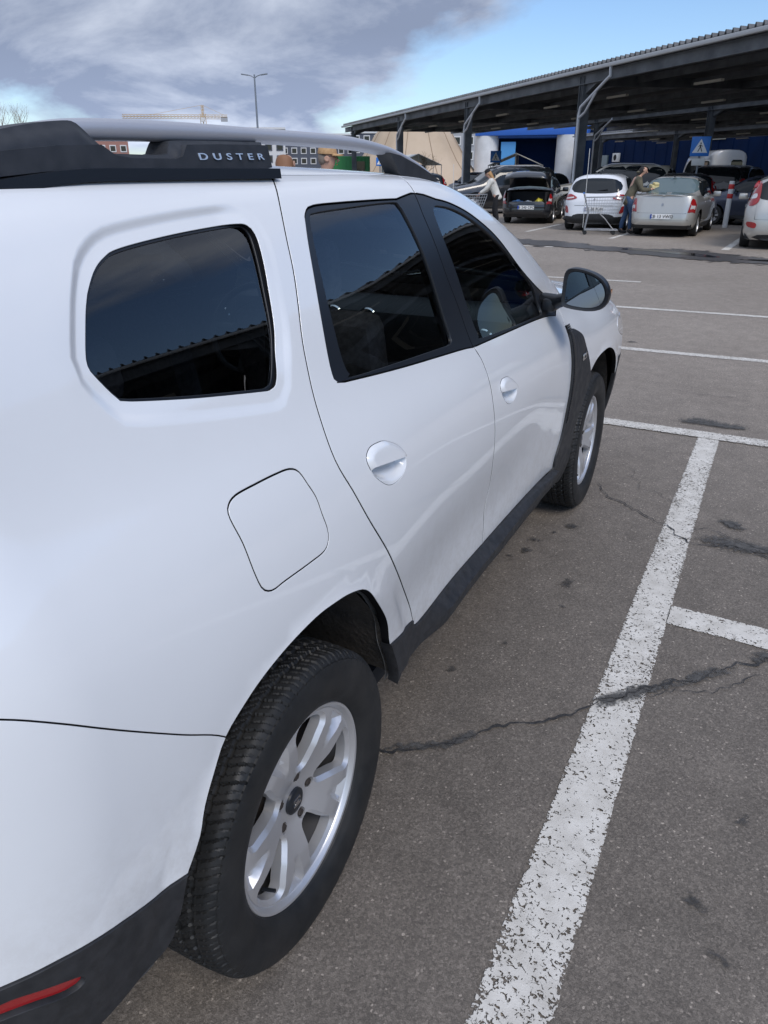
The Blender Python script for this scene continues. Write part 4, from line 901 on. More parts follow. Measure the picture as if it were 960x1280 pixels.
# ================================================================ background
# generic car surface, same idea as the SUV but generated from a side profile
class CarSurf:
    V = np.array([.18,.33,.60,.82,.95,1.38,1.47,1.9,2.3])
    def __init__(s, L, W, zb, top, rr, rc=.28, roofw=.60, tail=.0):
        """L, W size; zb(y) belt height; top [(y,z)] centre line rear->front; rr rear-end y per knot"""
        s.L, s.W = L, W; hw = W/2; s.st = np.unique(np.concatenate([np.linspace(0,L,19)])); ty, tz = zip(*top); T = []
        for y in s.st:
            b = float(np.interp(y,*zip(*zb))); t = float(np.interp(y,ty,tz)); d = max(t-b,.02); c = min(1,d/.35); pw = 1-.05*((y-L/2)/(L/2))**4
            w = hw*pw
            T.append([(w*.90,.20),(w*.97,.33),(w*.995,.60*b/.92),(w,.84*b),(w*.955,b),(w*(.91-(.91-roofw-.13)*c),b+d*(.35+.47*c)),(w*(.85-(.85-roofw)*c),b+d*(.6+.31*c)),(w*.42,b+d*.985),(0,b+d)])
        s.T = np.array(T); s.M = _smat(s.st); s.MV = _smat(s.V); s.RR = np.array(rr); s.rc = rc
        s.RF = np.array([L-.1,L,L,L-.02,L-.06,L-.10,L-.1,L-.1,L-.1])
        s.U0, s.U1 = .75, L-.75
    def P(s, u, v):
        u = np.atleast_1d(np.asarray(u,float)); v = np.atleast_1d(np.asarray(v,float)); Wv = np.stack([np.interp(v,s.V,e) for e in np.eye(len(s.V))],1)
        Wv = _sw(s.V,s.MV,v)*.5+Wv*.5
        RR, RF = Wv@s.RR, Wv@s.RF; Y = u.copy(); ox = np.zeros_like(u); oy = np.zeros_like(u)
        def sec(y): return _sw(s.st,s.M,y)*.4+np.stack([np.interp(y,s.st,e) for e in np.eye(len(s.st))],1)*.6
        for sg, U_, Rr in ((-1,s.U0,RR),(1,s.U1,RF)):
            m = (u<U_) if sg<0 else (u>U_)
            if not m.any(): continue
            Wd = ((sec(np.clip(Rr[m],0,s.L))@s.T[:,:,0])*Wv[m]).sum(1); r_ = np.minimum(s.rc,np.maximum(Wd*.8,0)); Yc = Rr[m]-sg*r_
            L1 = np.maximum(sg*(Yc-U_),0); L2 = r_*np.pi/2; L3 = np.maximum(Wd-r_,0); t = np.abs(u[m]-U_)/1.5*(L1+L2+L3)
            th = np.clip((t-L1)/np.maximum(r_,1e-6),0,np.pi/2); Wd2 = ((sec(Yc)@s.T[:,:,0])*Wv[m]).sum(1); Y[m] = np.where(t<L1,U_+sg*t,Yc); oy[m] = sg*r_*np.sin(th); ox[m] = r_*(1-np.cos(th))+np.clip((t-L1-L2)/np.maximum(L3,1e-6),0,1)*np.maximum(Wd2-r_,0)*1.0001; ox[m] = np.where((L3>0)&(t>=L1+L2+L3-1e-4), Wd2+.01, ox[m])
        Wy = sec(Y); X = np.maximum(((Wy@s.T[:,:,0])*Wv).sum(1)-ox,0); Z = ((Wy@s.T[:,:,1])*Wv).sum(1)
        # crown the two end faces
        e_ = np.clip((ox-.1)/.5,0,1)
        return np.stack([X,Y+oy*(1)-np.sign(Y-s.L/2)*0*e_,Z],1)
def smooth_obj(o, lv=1):
    m = o.modifiers.new('s','SUBSURF'); m.levels = lv; m.render_levels = lv
def decal(name, bvh, poly, axis, sgn, mt, parent, off=.004, step=.12, thick=.02, seed_out=4.):
    """trim piece laid on the body: 2-D outline projected along an axis on to the shell"""
    v, t = tri_region([np.array(poly)], [], step); P3 = []
    for a, z in v:
        if axis == 'x': o_, d_ = Vector((sgn*seed_out,a,z)), Vector((-sgn,0,0))
        else: o_, d_ = Vector((a, -seed_out if sgn<0 else 9+seed_out, z)), Vector((0,1 if sgn<0 else -1,0))
        h = bvh.ray_cast(o_, d_)
        P3.append((h[0]-d_*off) if h[0] is not None else None)
    if all(p is None for p in P3): return None
    good = [i for i,p in enumerate(P3) if p is not None]
    for i,p in enumerate(P3):
        if p is None:
            j = min(good, key=lambda k: (v[k][0]-v[i][0])**2+(v[k][1]-v[i][1])**2); q = P3[j].copy()
            if axis=='x': q.y, q.z = v[i]
            else: q.x, q.z = v[i]
            P3[i] = q
    n = len(P3); dd = Vector((-sgn,0,0)) if axis=='x' else Vector((0,1 if sgn<0 else -1,0))
    F = [tuple(int(k) for k in f) for f in t]+[tuple(int(k)+n for k in f[::-1]) for f in t]
    for a,b in boundary(v,t): F.append((b,a,a+n,b+n))
    o = MB().add([tuple(p) for p in P3]+[tuple(p+dd*thick) for p in P3],F).build(name, mt, parent, sharp=30)
    bm = bmesh.new(); bm.from_mesh(o.data); bmesh.ops.recalc_face_normals(bm, faces=bm.faces); bm.to_mesh(o.data); bm.free()
    return o
M['carglass'] = mat('dark_car_glass', (.010,.013,.015), .05, 0, 0, .45); M['carglass_light'] = mat('see_through_car_glass', (.10,.14,.15), .06, 0, 0, .45)
M['plate'] = mat('number_plate', (.75,.75,.74), .4); M['ink'] = mat('plate_ink', (.02,.02,.02), .5); M['blue_band'] = mat('plate_blue_band', (.02,.07,.45), .4)
def text_mesh(name, txt, size, mt, parent, loc, rot, extrude=.002, space=1.0):
    cu = bpy.data.curves.new(name,'FONT'); cu.body = txt; cu.size = size; cu.extrude = extrude; cu.align_x = 'CENTER'; cu.align_y = 'CENTER'; cu.space_character = space
    to = bpy.data.objects.new(name, cu); COL.objects.link(to); me = bpy.data.meshes.new_from_object(to.evaluated_get(bpy.context.evaluated_depsgraph_get())); bpy.data.objects.remove(to)
    me.materials.clear(); me.materials.append(mt); o = bpy.data.objects.new(name, me); COL.objects.link(o); o.parent = parent; o.location = loc; o.rotation_euler = rot; return o
CW = {}
def small_wheel(parent, x, y, r_, side):
    w = bpy.data.objects.new('wheel', None); COL.objects.link(w); w.parent = parent; w.location = (x,y,r_); w.scale = (r_/.31,)*3
    if side < 0: w.rotation_euler = (0,0,math.pi)
    if not CW:
        CW['t'] = MB().lathe([(.20,.09),(.235,.10),(.285,.10),(.305,.085),(.31,.05),(.31,-.05),(.305,-.085),(.285,-.10),(.2,-.09)], axis='X', n=36).build('tyre', M['rubber'], w).data
        b = MB().lathe([(.205,.085),(.195,.06),(.18,-.05)], axis='X', n=36)
        for k in range(7):
            a = 2*math.pi*k/7; c, s_ = math.cos(a), math.sin(a); b.prism([(.03,-.022),(.195,-.034),(.195,.034),(.03,.022)],.045,.07,lambda x_,y_,t:(t,x_*c-y_*s_,x_*s_+y_*c))
        b.lathe([(0,.078),(.045,.075),(.05,.05)], axis='X', n=20); b.lathe([(0,.0),(.19,.0)],axis='X',n=24)
        CW['r'] = b.build('rim', M['rim'], w, sharp=30).data
    else:
        for n_, k in (('tyre','t'),('rim','r')):
            o = bpy.data.objects.new(n_, CW[k]); COL.objects.link(o); o.parent = w
def rrect(x0,z0,x1,z1,c=.03): return [(x0+c,z0),(x1-c,z0),(x1,z0+c),(x1,z1-c),(x1-c,z1),(x0+c,z1),(x0,z1-c),(x0,z0+c)]
def closed(p, s=.05): return cr(p, s, True)
def mir(p): return [(-x,z) for x,z in p][::-1]
def car(kind, colour, name, label, cat, loc, rz, scale=1., plate=None, group=None, opening=False, detail=True, lamps=None):
    root = empty(name, (loc[0],loc[1],0), rz, label=label, cat=cat, group=group); root.scale = (scale,)*3
    K = KINDS[kind]; L, W = K['L'], K['W']; S = CarSurf(L, W, K['zb'], K['top'], K['rr'], K.get('rc',.28), K.get('roofw',.62)); hw = W/2
    wr, y1, y2 = K['wr'], K['y1'], K['y2']; yo = y1      # origin on the ground below the rear axle
    hol = []
    for yc in (y1,y2): hol.append(np.array([(yc+(wr+.06)*math.cos(a)*1.02, .02+wr+(wr+.055)*math.sin(a)) for a in np.linspace(-.35,math.pi+.35,20)]+[(yc-wr-.05,.1),(yc+wr+.05,.1)]))
    dom = loopline([(S.U0-1.5,.18),(S.U1+1.5,.18),(S.U1+1.5,2.3),(S.U0-1.5,2.3)],.12)
    if opening: hol.append(np.array(K['boot']))
    paintm = M[colour]
    v, t = tri_region([dom], hol, .085 if detail else .12); p = S.P(v[:,0],v[:,1])
    F = [tuple(int(k) for k in f) for f in t]; n = len(p)
    V = [tuple(q) for q in p]+[(-q[0],q[1],q[2]) for q in p]; F = F+[tuple(k+n for k in f[::-1]) for f in F]
    bm = bmesh.new(); vs = [bm.verts.new(q) for q in V]
    for f in F:
        try: bm.faces.new([vs[k] for k in f])
        except ValueError: pass
    bmesh.ops.remove_doubles(bm, verts=bm.verts, dist=.004); me = bpy.data.meshes.new('body'); bm.to_mesh(me); bm.free(); me.materials.append(paintm); me.shade_smooth()
    bo = bpy.data.objects.new('body', me); COL.objects.link(bo); bo.parent = root
    # shell without openings for projecting trim
    vv = [Vector(q) for q in V]; bvh = BVHTree.FromPolygons(vv, [f for f in F])
    kids = [bo]
    def D(*a, **k):
        o = decal(*a, **k)
        if o: kids.append(o)
        return o
    gl = M[K.get('glass','carglass')]
    for s in (1,-1):
        for q in K['side_glass']: D('side_window', bvh, q, 'x', s, gl, root, step=.06, off=.009)
        D('sill_trim', bvh, rrect(y1+wr+.10,.19,y2-wr-.10,.30,.02), 'x', s, M['black_plastic'], root, off=.012, step=.3)
    if not (opening and K.get('boot_hides_glass')):
        D('rear_window', bvh, K['rear_glass'], 'y', -1, M[K.get('rear_glass_mat','carglass')], root, off=.010, step=.05)
    D('windscreen', bvh, K['front_glass'], 'y', 1, gl, root, step=.1, off=.010)
    for s in (1,-1):
        q = K['lamp'] if s > 0 else mir(K['lamp']); lo_ = D('tail_lamp', bvh, q, 'y', -1, M['red_lens'], root, off=.016, step=.035, thick=.05)
        if 'lampw' in K:
            q = K['lampw'] if s > 0 else mir(K['lampw']); o = D('lamp_insert', bvh, q, 'y', -1, M['clear_lens'], root, off=.022, step=.03)
            if o and lo_: kids.remove(o); o.parent = lo_
        if 'fog' in K: D('reflector', bvh, K['fog'] if s > 0 else mir(K['fog']), 'y', -1, M['red_lens'], root, off=.014, step=.04)
        D('headlamp', bvh, [(s*x,z) for x,z in rrect(.40*W/1.7,.60,.74*W/1.7,.74,.04)][::s], 'y', 1, M['clear_lens'], root, off=.006)
    if 'lower' in K: D('bumper_trim', bvh, K['lower'], 'y', -1, M['black_plastic'], root, off=.012, step=.05)
    if 'seam' in K:
        for q in K['seam']: D('seam', bvh, q, 'y', -1, M['frame_black'], root, off=.004, step=.04, thick=.01)
    if plate:
        pz = K['plate']; po = D('number_plate', bvh, rrect(-.26,pz-.055,.26,pz+.055,.01), 'y', -1, M['plate'], root, off=.018, step=.5)
        if po:
            y = min(q.co.y for q in po.data.vertices); lo_ = text_mesh('plate_text', plate, .105, M['ink'], root, (.02,y-.006,pz), (math.pi/2,0,0), space=1.05); lo_.parent = po
            ba = MB().box((-.24,y-.003,pz),(.035,.008,.105)).build('plate_band', M['blue_band'], po)
    for nm, kind_b in (('badge','y'),):
        bz = K['badge']; D('badge', bvh, closed([(-.028,bz),(0,bz-.04),(.028,bz),(0,bz+.04)],.03), 'y', -1, M['badge'], root, off=.010, step=.03)
    ymir = K['ymir']
    for s in (1,-1):
        z = float(np.interp(ymir,*zip(*K['zb'])))
        b = MB().box((s*(hw+.09),ymir,z+.07),(.20,.10,.14),bev=.035).tube([(s*(hw-.05),ymir+.03,z+.02),(s*(hw+.04),ymir,z+.05)],.02,6); o = b.build('door_mirror', paintm if K.get('mirpaint',True) else M['frame_black'], root); kids.append(o)
        for hy in K['handles']: 
            o = MB().box((s*(hw*.985),hy,z-.10),(.03,.18,.03),bev=.008).build('door_handle', M['chrome'] if K.get('chromeh') else paintm, root); kids.append(o)
    o = MB().box((0,L/2,.27),(W*.90,L*.93,.12)).box((0,y1,.40),(W*.55,.7,.25)).build('floor_pan', M['dark'], root); kids.append(o)
    if 'rails' in K:
        for s in (1,-1):
            ys = np.linspace(K['rails'][0],K['rails'][1],8); pts = []
            for y in ys:
                h = bvh.ray_cast(Vector((s*hw*.55,y,5)),Vector((0,0,-1))); pts.append((s*hw*.55,y,(h[0].z if h[0] else 1.6)+.05))
            pts[0] = (pts[0][0],pts[0][1],pts[0][2]-.05); pts[-1] = (pts[-1][0],pts[-1][1],pts[-1][2]-.05)
            o = MB().tube(pts,.016,6).build('roof_rail', M['rail_silver'], root); kids.append(o)
    o = MB().box((0,K.get('yant',1.2),K['H']-.01),(.03,.09,.05),bev=.01).build('roof_aerial', M['frame_black'], root); kids.append(o)
    for s in (1,-1):
        for yc in (y1,y2): small_wheel(root, s*(hw-.115), yc-yo, wr, s)
    if K.get('wiper'):
        o = MB().tube([(-.02,K['wiper'][0],K['wiper'][1]),(.33,K['wiper'][0]-.03,K['wiper'][1]+.05)],.012,6).build('wiper', M['frame_black'], root); kids.append(o)
    for o in kids: o.location.y -= yo
    root['_y'] = yo
    return root, bvh, yo
def prof(*p): return list(p)
KINDS = {
 'sedan': dict(L=4.26,W=1.64,H=1.44,zb=[(0,.93),(.5,.95),(2.5,.92),(3.2,.90),(4.26,.70)],top=[(0,.95),(.08,1.0),(.55,1.02),(.72,1.04),(1.35,1.42),(1.9,1.44),(2.5,1.41),(3.25,.98),(4.0,.84),(4.26,.74)],
   rr=[.10,.0,.02,.05,.08,.07,.06,.05,.05],y1=.88,y2=3.35,wr=.29,side_glass=[closed([(.95,1.0),(1.35,1.33),(1.75,1.355),(1.79,.985)]),closed([(1.86,.985),(1.84,1.35),(2.35,1.33),(2.95,1.0)])],
   rear_glass=closed([(-.60,1.05),(.60,1.05),(.50,1.36),(-.50,1.36)],.1),front_glass=closed([(-.62,1.0),(.62,1.0),(.50,1.37),(-.50,1.37)],.1),
   lamp=[(.63,.60),(.78,.58),(.79,.78),(.74,.90),(.69,.93),(.67,.88)],lampw=[(.675,.68),(.775,.67),(.775,.76),(.69,.77)],lower=rrect(-.72,.20,.72,.30,.03),plate=.50,badge=.78,ymir=2.75,handles=(1.55,2.4),glass='carglass',rear_glass_mat='carglass_light',
   seam=[[(-.60,.585),(.60,.585),(.60,.578),(-.60,.578)],[(-.66,.42),(.66,.42),(.66,.415),(-.66,.415)]],boot=[(-.02,.68),(-.80,.68),(-.80,2.35),(.60,2.35),(.60,1.42),(.30,1.30),(.10,1.0)]),
 'crossover': dict(L=4.19,W=1.80,H=1.54,zb=[(0,.98),(.6,1.02),(2.5,.96),(3.2,.94),(4.19,.74)],top=[(0,1.0),(.15,1.10),(.55,1.50),(1.0,1.53),(1.8,1.54),(2.4,1.50),(3.1,1.03),(3.9,.92),(4.19,.78)],
   rr=[.08,.0,.02,.04,.12,.36,.42,.45,.45],rc=.32,y1=.82,y2=3.40,wr=.33,side_glass=[closed([(.72,1.12),(.80,1.36),(1.55,1.43),(1.6,1.05)]),closed([(1.68,1.05),(1.65,1.44),(2.3,1.42),(2.85,1.04)])],
   rear_glass=closed([(-.62,1.06),(.62,1.06),(.52,1.38),(-.52,1.38)],.1),front_glass=closed([(-.66,1.06),(.66,1.06),(.52,1.45),(-.52,1.45)],.1),
   lamp=closed([(.50,.91),(.60,.86),(.86,.84),(.87,.95),(.70,1.0)],.06),lampw=closed([(.58,.90),(.82,.87),(.82,.90),(.60,.93)],.06),lower=closed([(-.80,.22),(.80,.22),(.84,.40),(.6,.40),(.45,.47),(-.45,.47),(-.6,.40),(-.84,.40)],.1),fog=closed([(.72,.50),(.82,.52),(.84,.68),(.76,.66)],.05),plate=.60,badge=.86,ymir=2.65,handles=(1.35,2.2),yant=.75,
   seam=[[(-.55,.70),(.55,.70),(.55,.692),(-.55,.692)]],wiper=(.17,1.08)),
 'hatch': dict(L=4.3,W=1.78,H=1.50,zb=[(0,.95),(.6,.97),(2.6,.93),(3.3,.90),(4.3,.72)],top=[(0,.98),(.12,1.10),(.42,1.44),(.9,1.49),(1.9,1.50),(2.5,1.46),(3.3,1.0),(4.1,.84),(4.3,.76)],
   rr=[.08,.0,.0,.03,.08,.28,.34,.36,.36],rc=.30,y1=.80,y2=3.40,wr=.32,side_glass=[closed([(.55,1.05),(.68,1.34),(1.55,1.39),(1.6,1.0)]),closed([(1.68,1.0),(1.65,1.40),(2.35,1.38),(3.0,.98)])],
   rear_glass=closed([(-.60,1.02),(.60,1.02),(.54,1.36),(-.54,1.36)],.1),front_glass=closed([(-.66,1.02),(.66,1.02),(.52,1.42),(-.52,1.42)],.1),
   lamp=closed([(.64,.96),(.84,.90),(.76,1.30),(.64,1.36)],.06),lampw=closed([(.69,1.04),(.79,1.02),(.76,1.10),(.69,1.12)],.05),fog=closed([(.62,.44),(.78,.47),(.80,.56),(.62,.54)],.05),lower=closed([(-.5,.20),(.5,.20),(.55,.30),(-.55,.30)],.1),plate=.80,badge=.95,ymir=2.75,handles=(1.4,2.3),
   seam=[[(-.66,.62),(.66,.62),(.66,.612),(-.66,.612)],[(.655,.62),(.663,.62),(.663,1.0),(.655,1.0)],[(-.663,.62),(-.655,.62),(-.655,1.0),(-.663,1.0)]]),
 'suv': dict(L=4.6,W=1.85,H=1.74,zb=[(0,1.05),(.6,1.08),(2.6,1.05),(3.4,1.02),(4.6,.82)],top=[(0,1.10),(.10,1.2),(.35,1.66),(.8,1.72),(2.0,1.74),(2.6,1.70),(3.4,1.15),(4.3,1.0),(4.6,.86)],
   rr=[.10,.0,.0,.02,.06,.22,.28,.30,.30],rc=.28,y1=.90,y2=3.62,wr=.36,side_glass=[closed([(.40,1.16),(.50,1.55),(.95,1.60),(.98,1.14)]),closed([(1.06,1.13),(1.04,1.61),(1.75,1.63),(1.78,1.12)]),closed([(1.86,1.12),(1.84,1.63),(2.5,1.60),(3.1,1.10)])],
   rear_glass=closed([(-.66,1.14),(.66,1.14),(.58,1.56),(-.58,1.56)],.1),front_glass=closed([(-.72,1.16),(.72,1.16),(.58,1.62),(-.58,1.62)],.1),
   lamp=closed([(.70,.82),(.86,.80),(.82,1.20),(.70,1.22)],.06),lower=rrect(-.8,.22,.8,.40,.05),plate=.85,badge=1.02,ymir=2.85,handles=(1.5,2.5),rails=(.6,2.6)),
 'van': dict(L=5.2,W=1.95,H=2.55,zb=[(0,1.35),(3.9,1.32),(4.5,1.2),(5.2,.95)],top=[(0,2.4),(.05,2.48),(.3,2.55),(3.6,2.55),(3.95,2.45),(4.55,1.42),(5.0,1.15),(5.2,1.0)],
   rr=[.04,.0,.0,.0,.02,.04,.06,.10,.10],rc=.14,roofw=.80,y1=1.0,y2=4.2,wr=.35,side_glass=[rrect(.35,1.40,1.25,2.0,.08),rrect(1.4,1.40,2.4,2.0,.08),closed([(2.6,1.40),(2.6,2.0),(3.5,2.0),(4.1,1.42)])],
   rear_glass=rrect(.08,1.42,.66,2.05,.08),front_glass=closed([(-.75,1.48),(.75,1.48),(.66,2.2),(-.66,2.2)],.1),lamp=rrect(.84,.85,.93,1.35,.02),plate=.7,badge=1.2,ymir=4.1,handles=(2.6,),yant=2.),
}
M['car_silver'] = paint('silver_paint', (.50,.49,.46), .34, .55); M['car_white'] = paint('crossover_white', (.74,.76,.80)); M['car_black'] = paint('black_paint', (.010,.011,.014)); M['car_cream'] = paint('champagne_paint', (.52,.48,.40), .34, .3)
M['car_slate'] = paint('slate_blue_paint', (.055,.065,.10), .34, .4); M['car_grey'] = paint('graphite_paint', (.035,.037,.042), .34, .4); M['car_blue'] = paint('navy_paint', (.015,.022,.055), .34, .2)

M['badge'] = mat('badge_chrome', (.35,.35,.36), .35, 1.); M['red_band'] = mat('red_reflective', (.50,.03,.025), .5); M['cream'] = mat('cream_panel', (.30,.29,.24), .6); M['poster'] = mat('poster_blue', (.08,.30,.62), .5)
# ---- cars of the first row
car('sedan','car_silver','silver_sedan','silver four-door saloon with its boot shut, beside the person in the olive coat','car',(-1.22,21.4),R(-3),1.0,plate='CB 13 VWD')
car('crossover','car_white','white_crossover','white crossover with a black lower bumper, parked behind the empty trolley','car',(-3.32,22.7),R(3),.97,plate='CB 88 PUM')
bs, bvh_, yo_ = car('sedan','car_black','black_sedan','black saloon with its boot lid raised and shopping inside','car',(-6.0,25.0),R(8),1.0,plate='B 240 CPC',opening=True)
car('hatch','car_silver','silver_hatchback','pale silver hatchback with tall tail lamps, cut off by the right edge of the photo','car',(1.62,18.75),R(2),1.0,plate='CB 22 FOC')
# boot lid, tub and bags of the black saloon
b = MB(); lid = cr([(.0,1.02),(.10,1.36),(.35,1.46),(.62,1.44)],.06)
V = []; F = []
for (y,z) in [(.62,1.10),(.52,1.40),(.30,1.52),(.02,1.50),(-.22,1.42),(-.30,1.36)]:
    for x, dz in ((-.66,-.05),(-.4,-.005),(0,.015),(.4,-.005),(.66,-.05)): V.append((x,y-yo_,z+dz))
for i in range(5):
    for k in range(4): F.append((i*5+k,i*5+k+1,(i+1)*5+k+1,(i+1)*5+k))
o = MB().add(V,F).build('boot_lid', M['car_black'], bs, sharp=70); sm = o.modifiers.new('t','SOLIDIFY'); sm.thickness = .035
b = MB().box((0,.42-yo_,.50),(1.2,.85,.04)).box((0,.85-yo_,.72),(1.2,.04,.46)).box((.60,.42-yo_,.72),(.04,.85,.46)).box((-.60,.42-yo_,.72),(.04,.85,.46)); b.build('boot_tub', M['dark'], bs)
Mb = bs.matrix_basis.copy()
bpy.context.view_layer.update()
def bag(name, label, col, x, y, z, sx, sy, sz, seed):
    rnd = random.Random(seed); bm = bmesh.new(); bmesh.ops.create_icosphere(bm, subdivisions=3, radius=1)
    for p in bm.verts:
        q = p.co.copy(); k = 1+.10*math.sin(7*q.x+seed)+.08*math.sin(9*q.y+2*seed)+rnd.uniform(-.04,.04)
        p.co = Vector((q.x*sx*k, q.y*sy*k, max(-.8,q.z)*sz*k))
    me = bpy.data.meshes.new(name); bm.to_mesh(me); bm.free(); me.materials.append(M[col]); me.shade_smooth(); o = bpy.data.objects.new(name, me); COL.objects.link(o)
    o.location = bs.matrix_world@Vector((x,y-yo_,z)); o.rotation_euler = bs.rotation_euler; tag(o,label,'bag'); return o
M['bag_blue'] = mat('bag_blue', (.10,.25,.55), .4); M['bag_white'] = mat('bag_white', (.6,.65,.7), .45); M['bag_yellow'] = mat('bag_yellow', (.65,.55,.05), .4)
bag('shopping_bag','pale blue shopping bag in the open boot, leftmost in it','bag_blue',-.32,.30,.60,.20,.16,.11,1)
bag('shopping_bag','white carrier bag in the middle of the open boot','bag_white',.02,.32,.60,.15,.15,.10,2)
bag('shopping_bag','yellow shopping bag at the right side of the open boot','bag_yellow',.36,.32,.62,.14,.15,.14,3)
# ---- cars further back
BG = 'cars parked under the canopy'
car('suv','car_cream','cream_estate','champagne estate standing side-on behind the white crossover','car',(-3.2,31.0),R(100),1.03,detail=False)
car('sedan','car_slate','slate_saloon','slate blue saloon side-on behind the red and white bollard','car',(2.1,26.4),R(74),1.0,detail=False)
car('hatch','car_grey','dark_hatchback','dark hatchback just beyond the roof of the silver saloon','car',(-1.6,28.6),R(20),1.0,detail=False)
car('suv','car_grey','dark_suv','black SUV with a bright roof line below the curtained van','car',(-.4,36.0),R(60),1.0,detail=False)
car('hatch','car_blue','blue_hatchback','navy hatchback half hidden by the silver hatchback at the right edge','car',(3.4,24.0),R(40),1.0,detail=False)
car('suv','car_black','black_suv','black SUV left of the raised boot lid, behind the woman in white','car',(-7.9,31.6),R(128),1.0,detail=False)
car('hatch','car_grey','grey_hatchback','graphite hatchback farthest left in the row, beside the black SUV','car',(-13.3,33.2),R(40),1.0,detail=False)
car('hatch','car_black','black_hatchback','black hatchback behind the right side of the open-booted saloon','car',(-8.2,35.2),R(50),1.0,detail=False)
car('suv','car_black','dark_estate','dark estate deep under the canopy, left of the crossing sign','car',(-4.3,40.0),R(58),1.0,detail=False)
car('hatch','car_slate','slate_hatchback','slate hatchback deep under the canopy between the two crossing signs','car',(-13.6,42.5),R(48),1.0,detail=False)
vn, _, _ = car('van','car_white','white_van','white minibus with swagged window curtains under the far canopy','van',(-1.9,46.5),R(24),1.0,detail=False)

# cars of the same row to the right of the photo; the windows and paint of the SUV mirror them
def copy_car(name, src, loc, rz, label):
    c = copy_tree(src); c.name = name; c.location = (loc[0],loc[1],0); c.rotation_euler = (0,0,rz); tag(c, label); return c
_d = bpy.data.objects
k_ = 0
for nm, lb in (('grey_hatchback','graphite hatchback'),('cream_estate','champagne estate'),('black_suv','black SUV'),('dark_hatchback','dark grey hatchback'),('slate_saloon','slate blue saloon'),('black_hatchback','black hatchback'),('dark_suv','charcoal SUV'),('blue_hatchback','navy hatchback'),('slate_hatchback','slate hatchback'),('dark_estate','dark tall estate')):
    q = (5.6+k_*2.15, 20.9-k_*2.35); copy_car(nm, _d[nm], q, R(-44), '%s under the canopy, %s in line to the right of the silver hatchback' % (lb, ['first','second','third','fourth','fifth','sixth','seventh','eighth','ninth','tenth'][k_])); k_ += 1

# ---- canopies
dR = Vector((-.67,.742,0)).normalized(); nR = Vector((.742,.67,0)).normalized(); C1 = Vector((-6.12,31.75,0)); RZ = math.atan2(dR.y,dR.x)
M['steel_dark'] = vary(mat('canopy_steel', rough=.55, metal=.4), 1.5, (.085,.095,.105), (.15,.16,.17), rough=(.45,.7)); M['deck'] = vary(mat('canopy_deck', rough=.6, metal=.3), 1, (.10,.105,.11), (.16,.165,.17)); M['gutter'] = mat('gutter_grey', (.45,.46,.46), .4, .3)
M['pipe'] = mat('pipe_grey', (.55,.57,.60), .35, .2); M['tube_lamp'] = mat('tube_lamp', (.62,.60,.52), .5)
def canopy(label, off, s0, s1, cols, H, depth=11., pipes=()):
    root = empty('parking_canopy', tuple(C1+nR*off), RZ, label=label, cat='canopy')     # local +X along the row, local -Y inwards
    W_ = lambda s, y, z: (s, -y, z)
    # corrugated deck
    pit = .30; n = int((s1-s0)/pit); V = []; F = []; pr = [(0,.05),(.10,.05),(.14,.16),(.18,.16),(.22,.05)]
    for i in range(n):
        for (dx,dz) in pr:
            for y, dzz in ((-.35,0.),(depth,-.25)): V.append(W_(s0+i*pit+dx, y, H+dz+dzz))
    for i in range(len(V)//2-1): F.append((2*i,2*i+1,2*i+3,2*i+2))
    o = MB().add(V,F).build('roof_deck', M['deck'], root, smooth=False); sm = o.modifiers.new('t','SOLIDIFY'); sm.thickness = .03
    MB().box(W_((s0+s1)/2,-.42,H-.06),(s1-s0,.14,.13),bev=.03).build('gutter', M['gutter'], root)
    b = MB().box(W_((s0+s1)/2,-.1,H-.30),(s1-s0,.09,.34)).box(W_((s0+s1)/2,-.1,H-.135),(s1-s0,.20,.025)).box(W_((s0+s1)/2,-.1,H-.46),(s1-s0,.20,.025)); b.build('edge_beam', M['steel_dark'], root, smooth=False)
    for y in (2.2,4.6,7.0,9.4,depth-.1): MB().box(W_((s0+s1)/2,y,H-.20-.02*y),(s1-s0,.10,.22)).build('purlin', M['steel_dark'], root, smooth=False)
    for s in cols:
        b = MB(); b.box(W_(s,-.02,H/2-.1),(.03,.30,H-.2)); b.box(W_(s+.14,-.02,H/2-.1),(.03,.34,H-.2)); b.box(W_(s-.14,-.02,H/2-.1),(.03,.34,H-.2)); b.box(W_(s,-.02,H/2-.1),(.28,.025,H-.2)); b.box(W_(s,0,.02),(.5,.5,.04))
        b.build('column', M['steel_dark'], root, smooth=False)
        b = MB(); 
        for sg in (1,-1): b.prism([(.0,H-.12),(.0,H-.85),(.9,H-.50),(depth if sg<0 else 2.4,H-.42-.02),(depth if sg<0 else 2.4,H-.16)],-.07,.07,lambda x,y,t:W_(s+t,x*(1 if sg<0 else 0)+(0 if sg<0 else 0),y) if sg<0 else W_(s-x,t,y))
        b.build('rafter', M['steel_dark'], root, smooth=False)
    for s in pipes:
        b = MB().tube([W_(s-2.4,-.42,H-.12),W_(s-2.4,-.40,H-.40),W_(s-.45,-.38,H-1.25),W_(s-.32,-.36,H-1.5),W_(s-.30,-.34,.1)],.055,8)
        b.tube([W_(s-1.5,-.38,H-.82),W_(s-.8,-.38,H-1.45),W_(s-.32,-.36,H-1.62)],.045,8); b.build('downpipe', M['pipe'], root)
    for k, s in enumerate(np.arange(s0+3,s1-2,6.)):
        for y in (3.2,8.0): MB().box(W_(s,y,H-.50-.02*y),(1.5,.14,.08)).build('strip_light', M['tube_lamp'], root)
    return root
canopy('nearest dark steel parking canopy, its sawtooth roof edge crossing the upper right', 0, -72, 40, [-60,-48,-36,-24,-12,0,12,24.3,37.5], 5.0, pipes=(0,12,24.3))
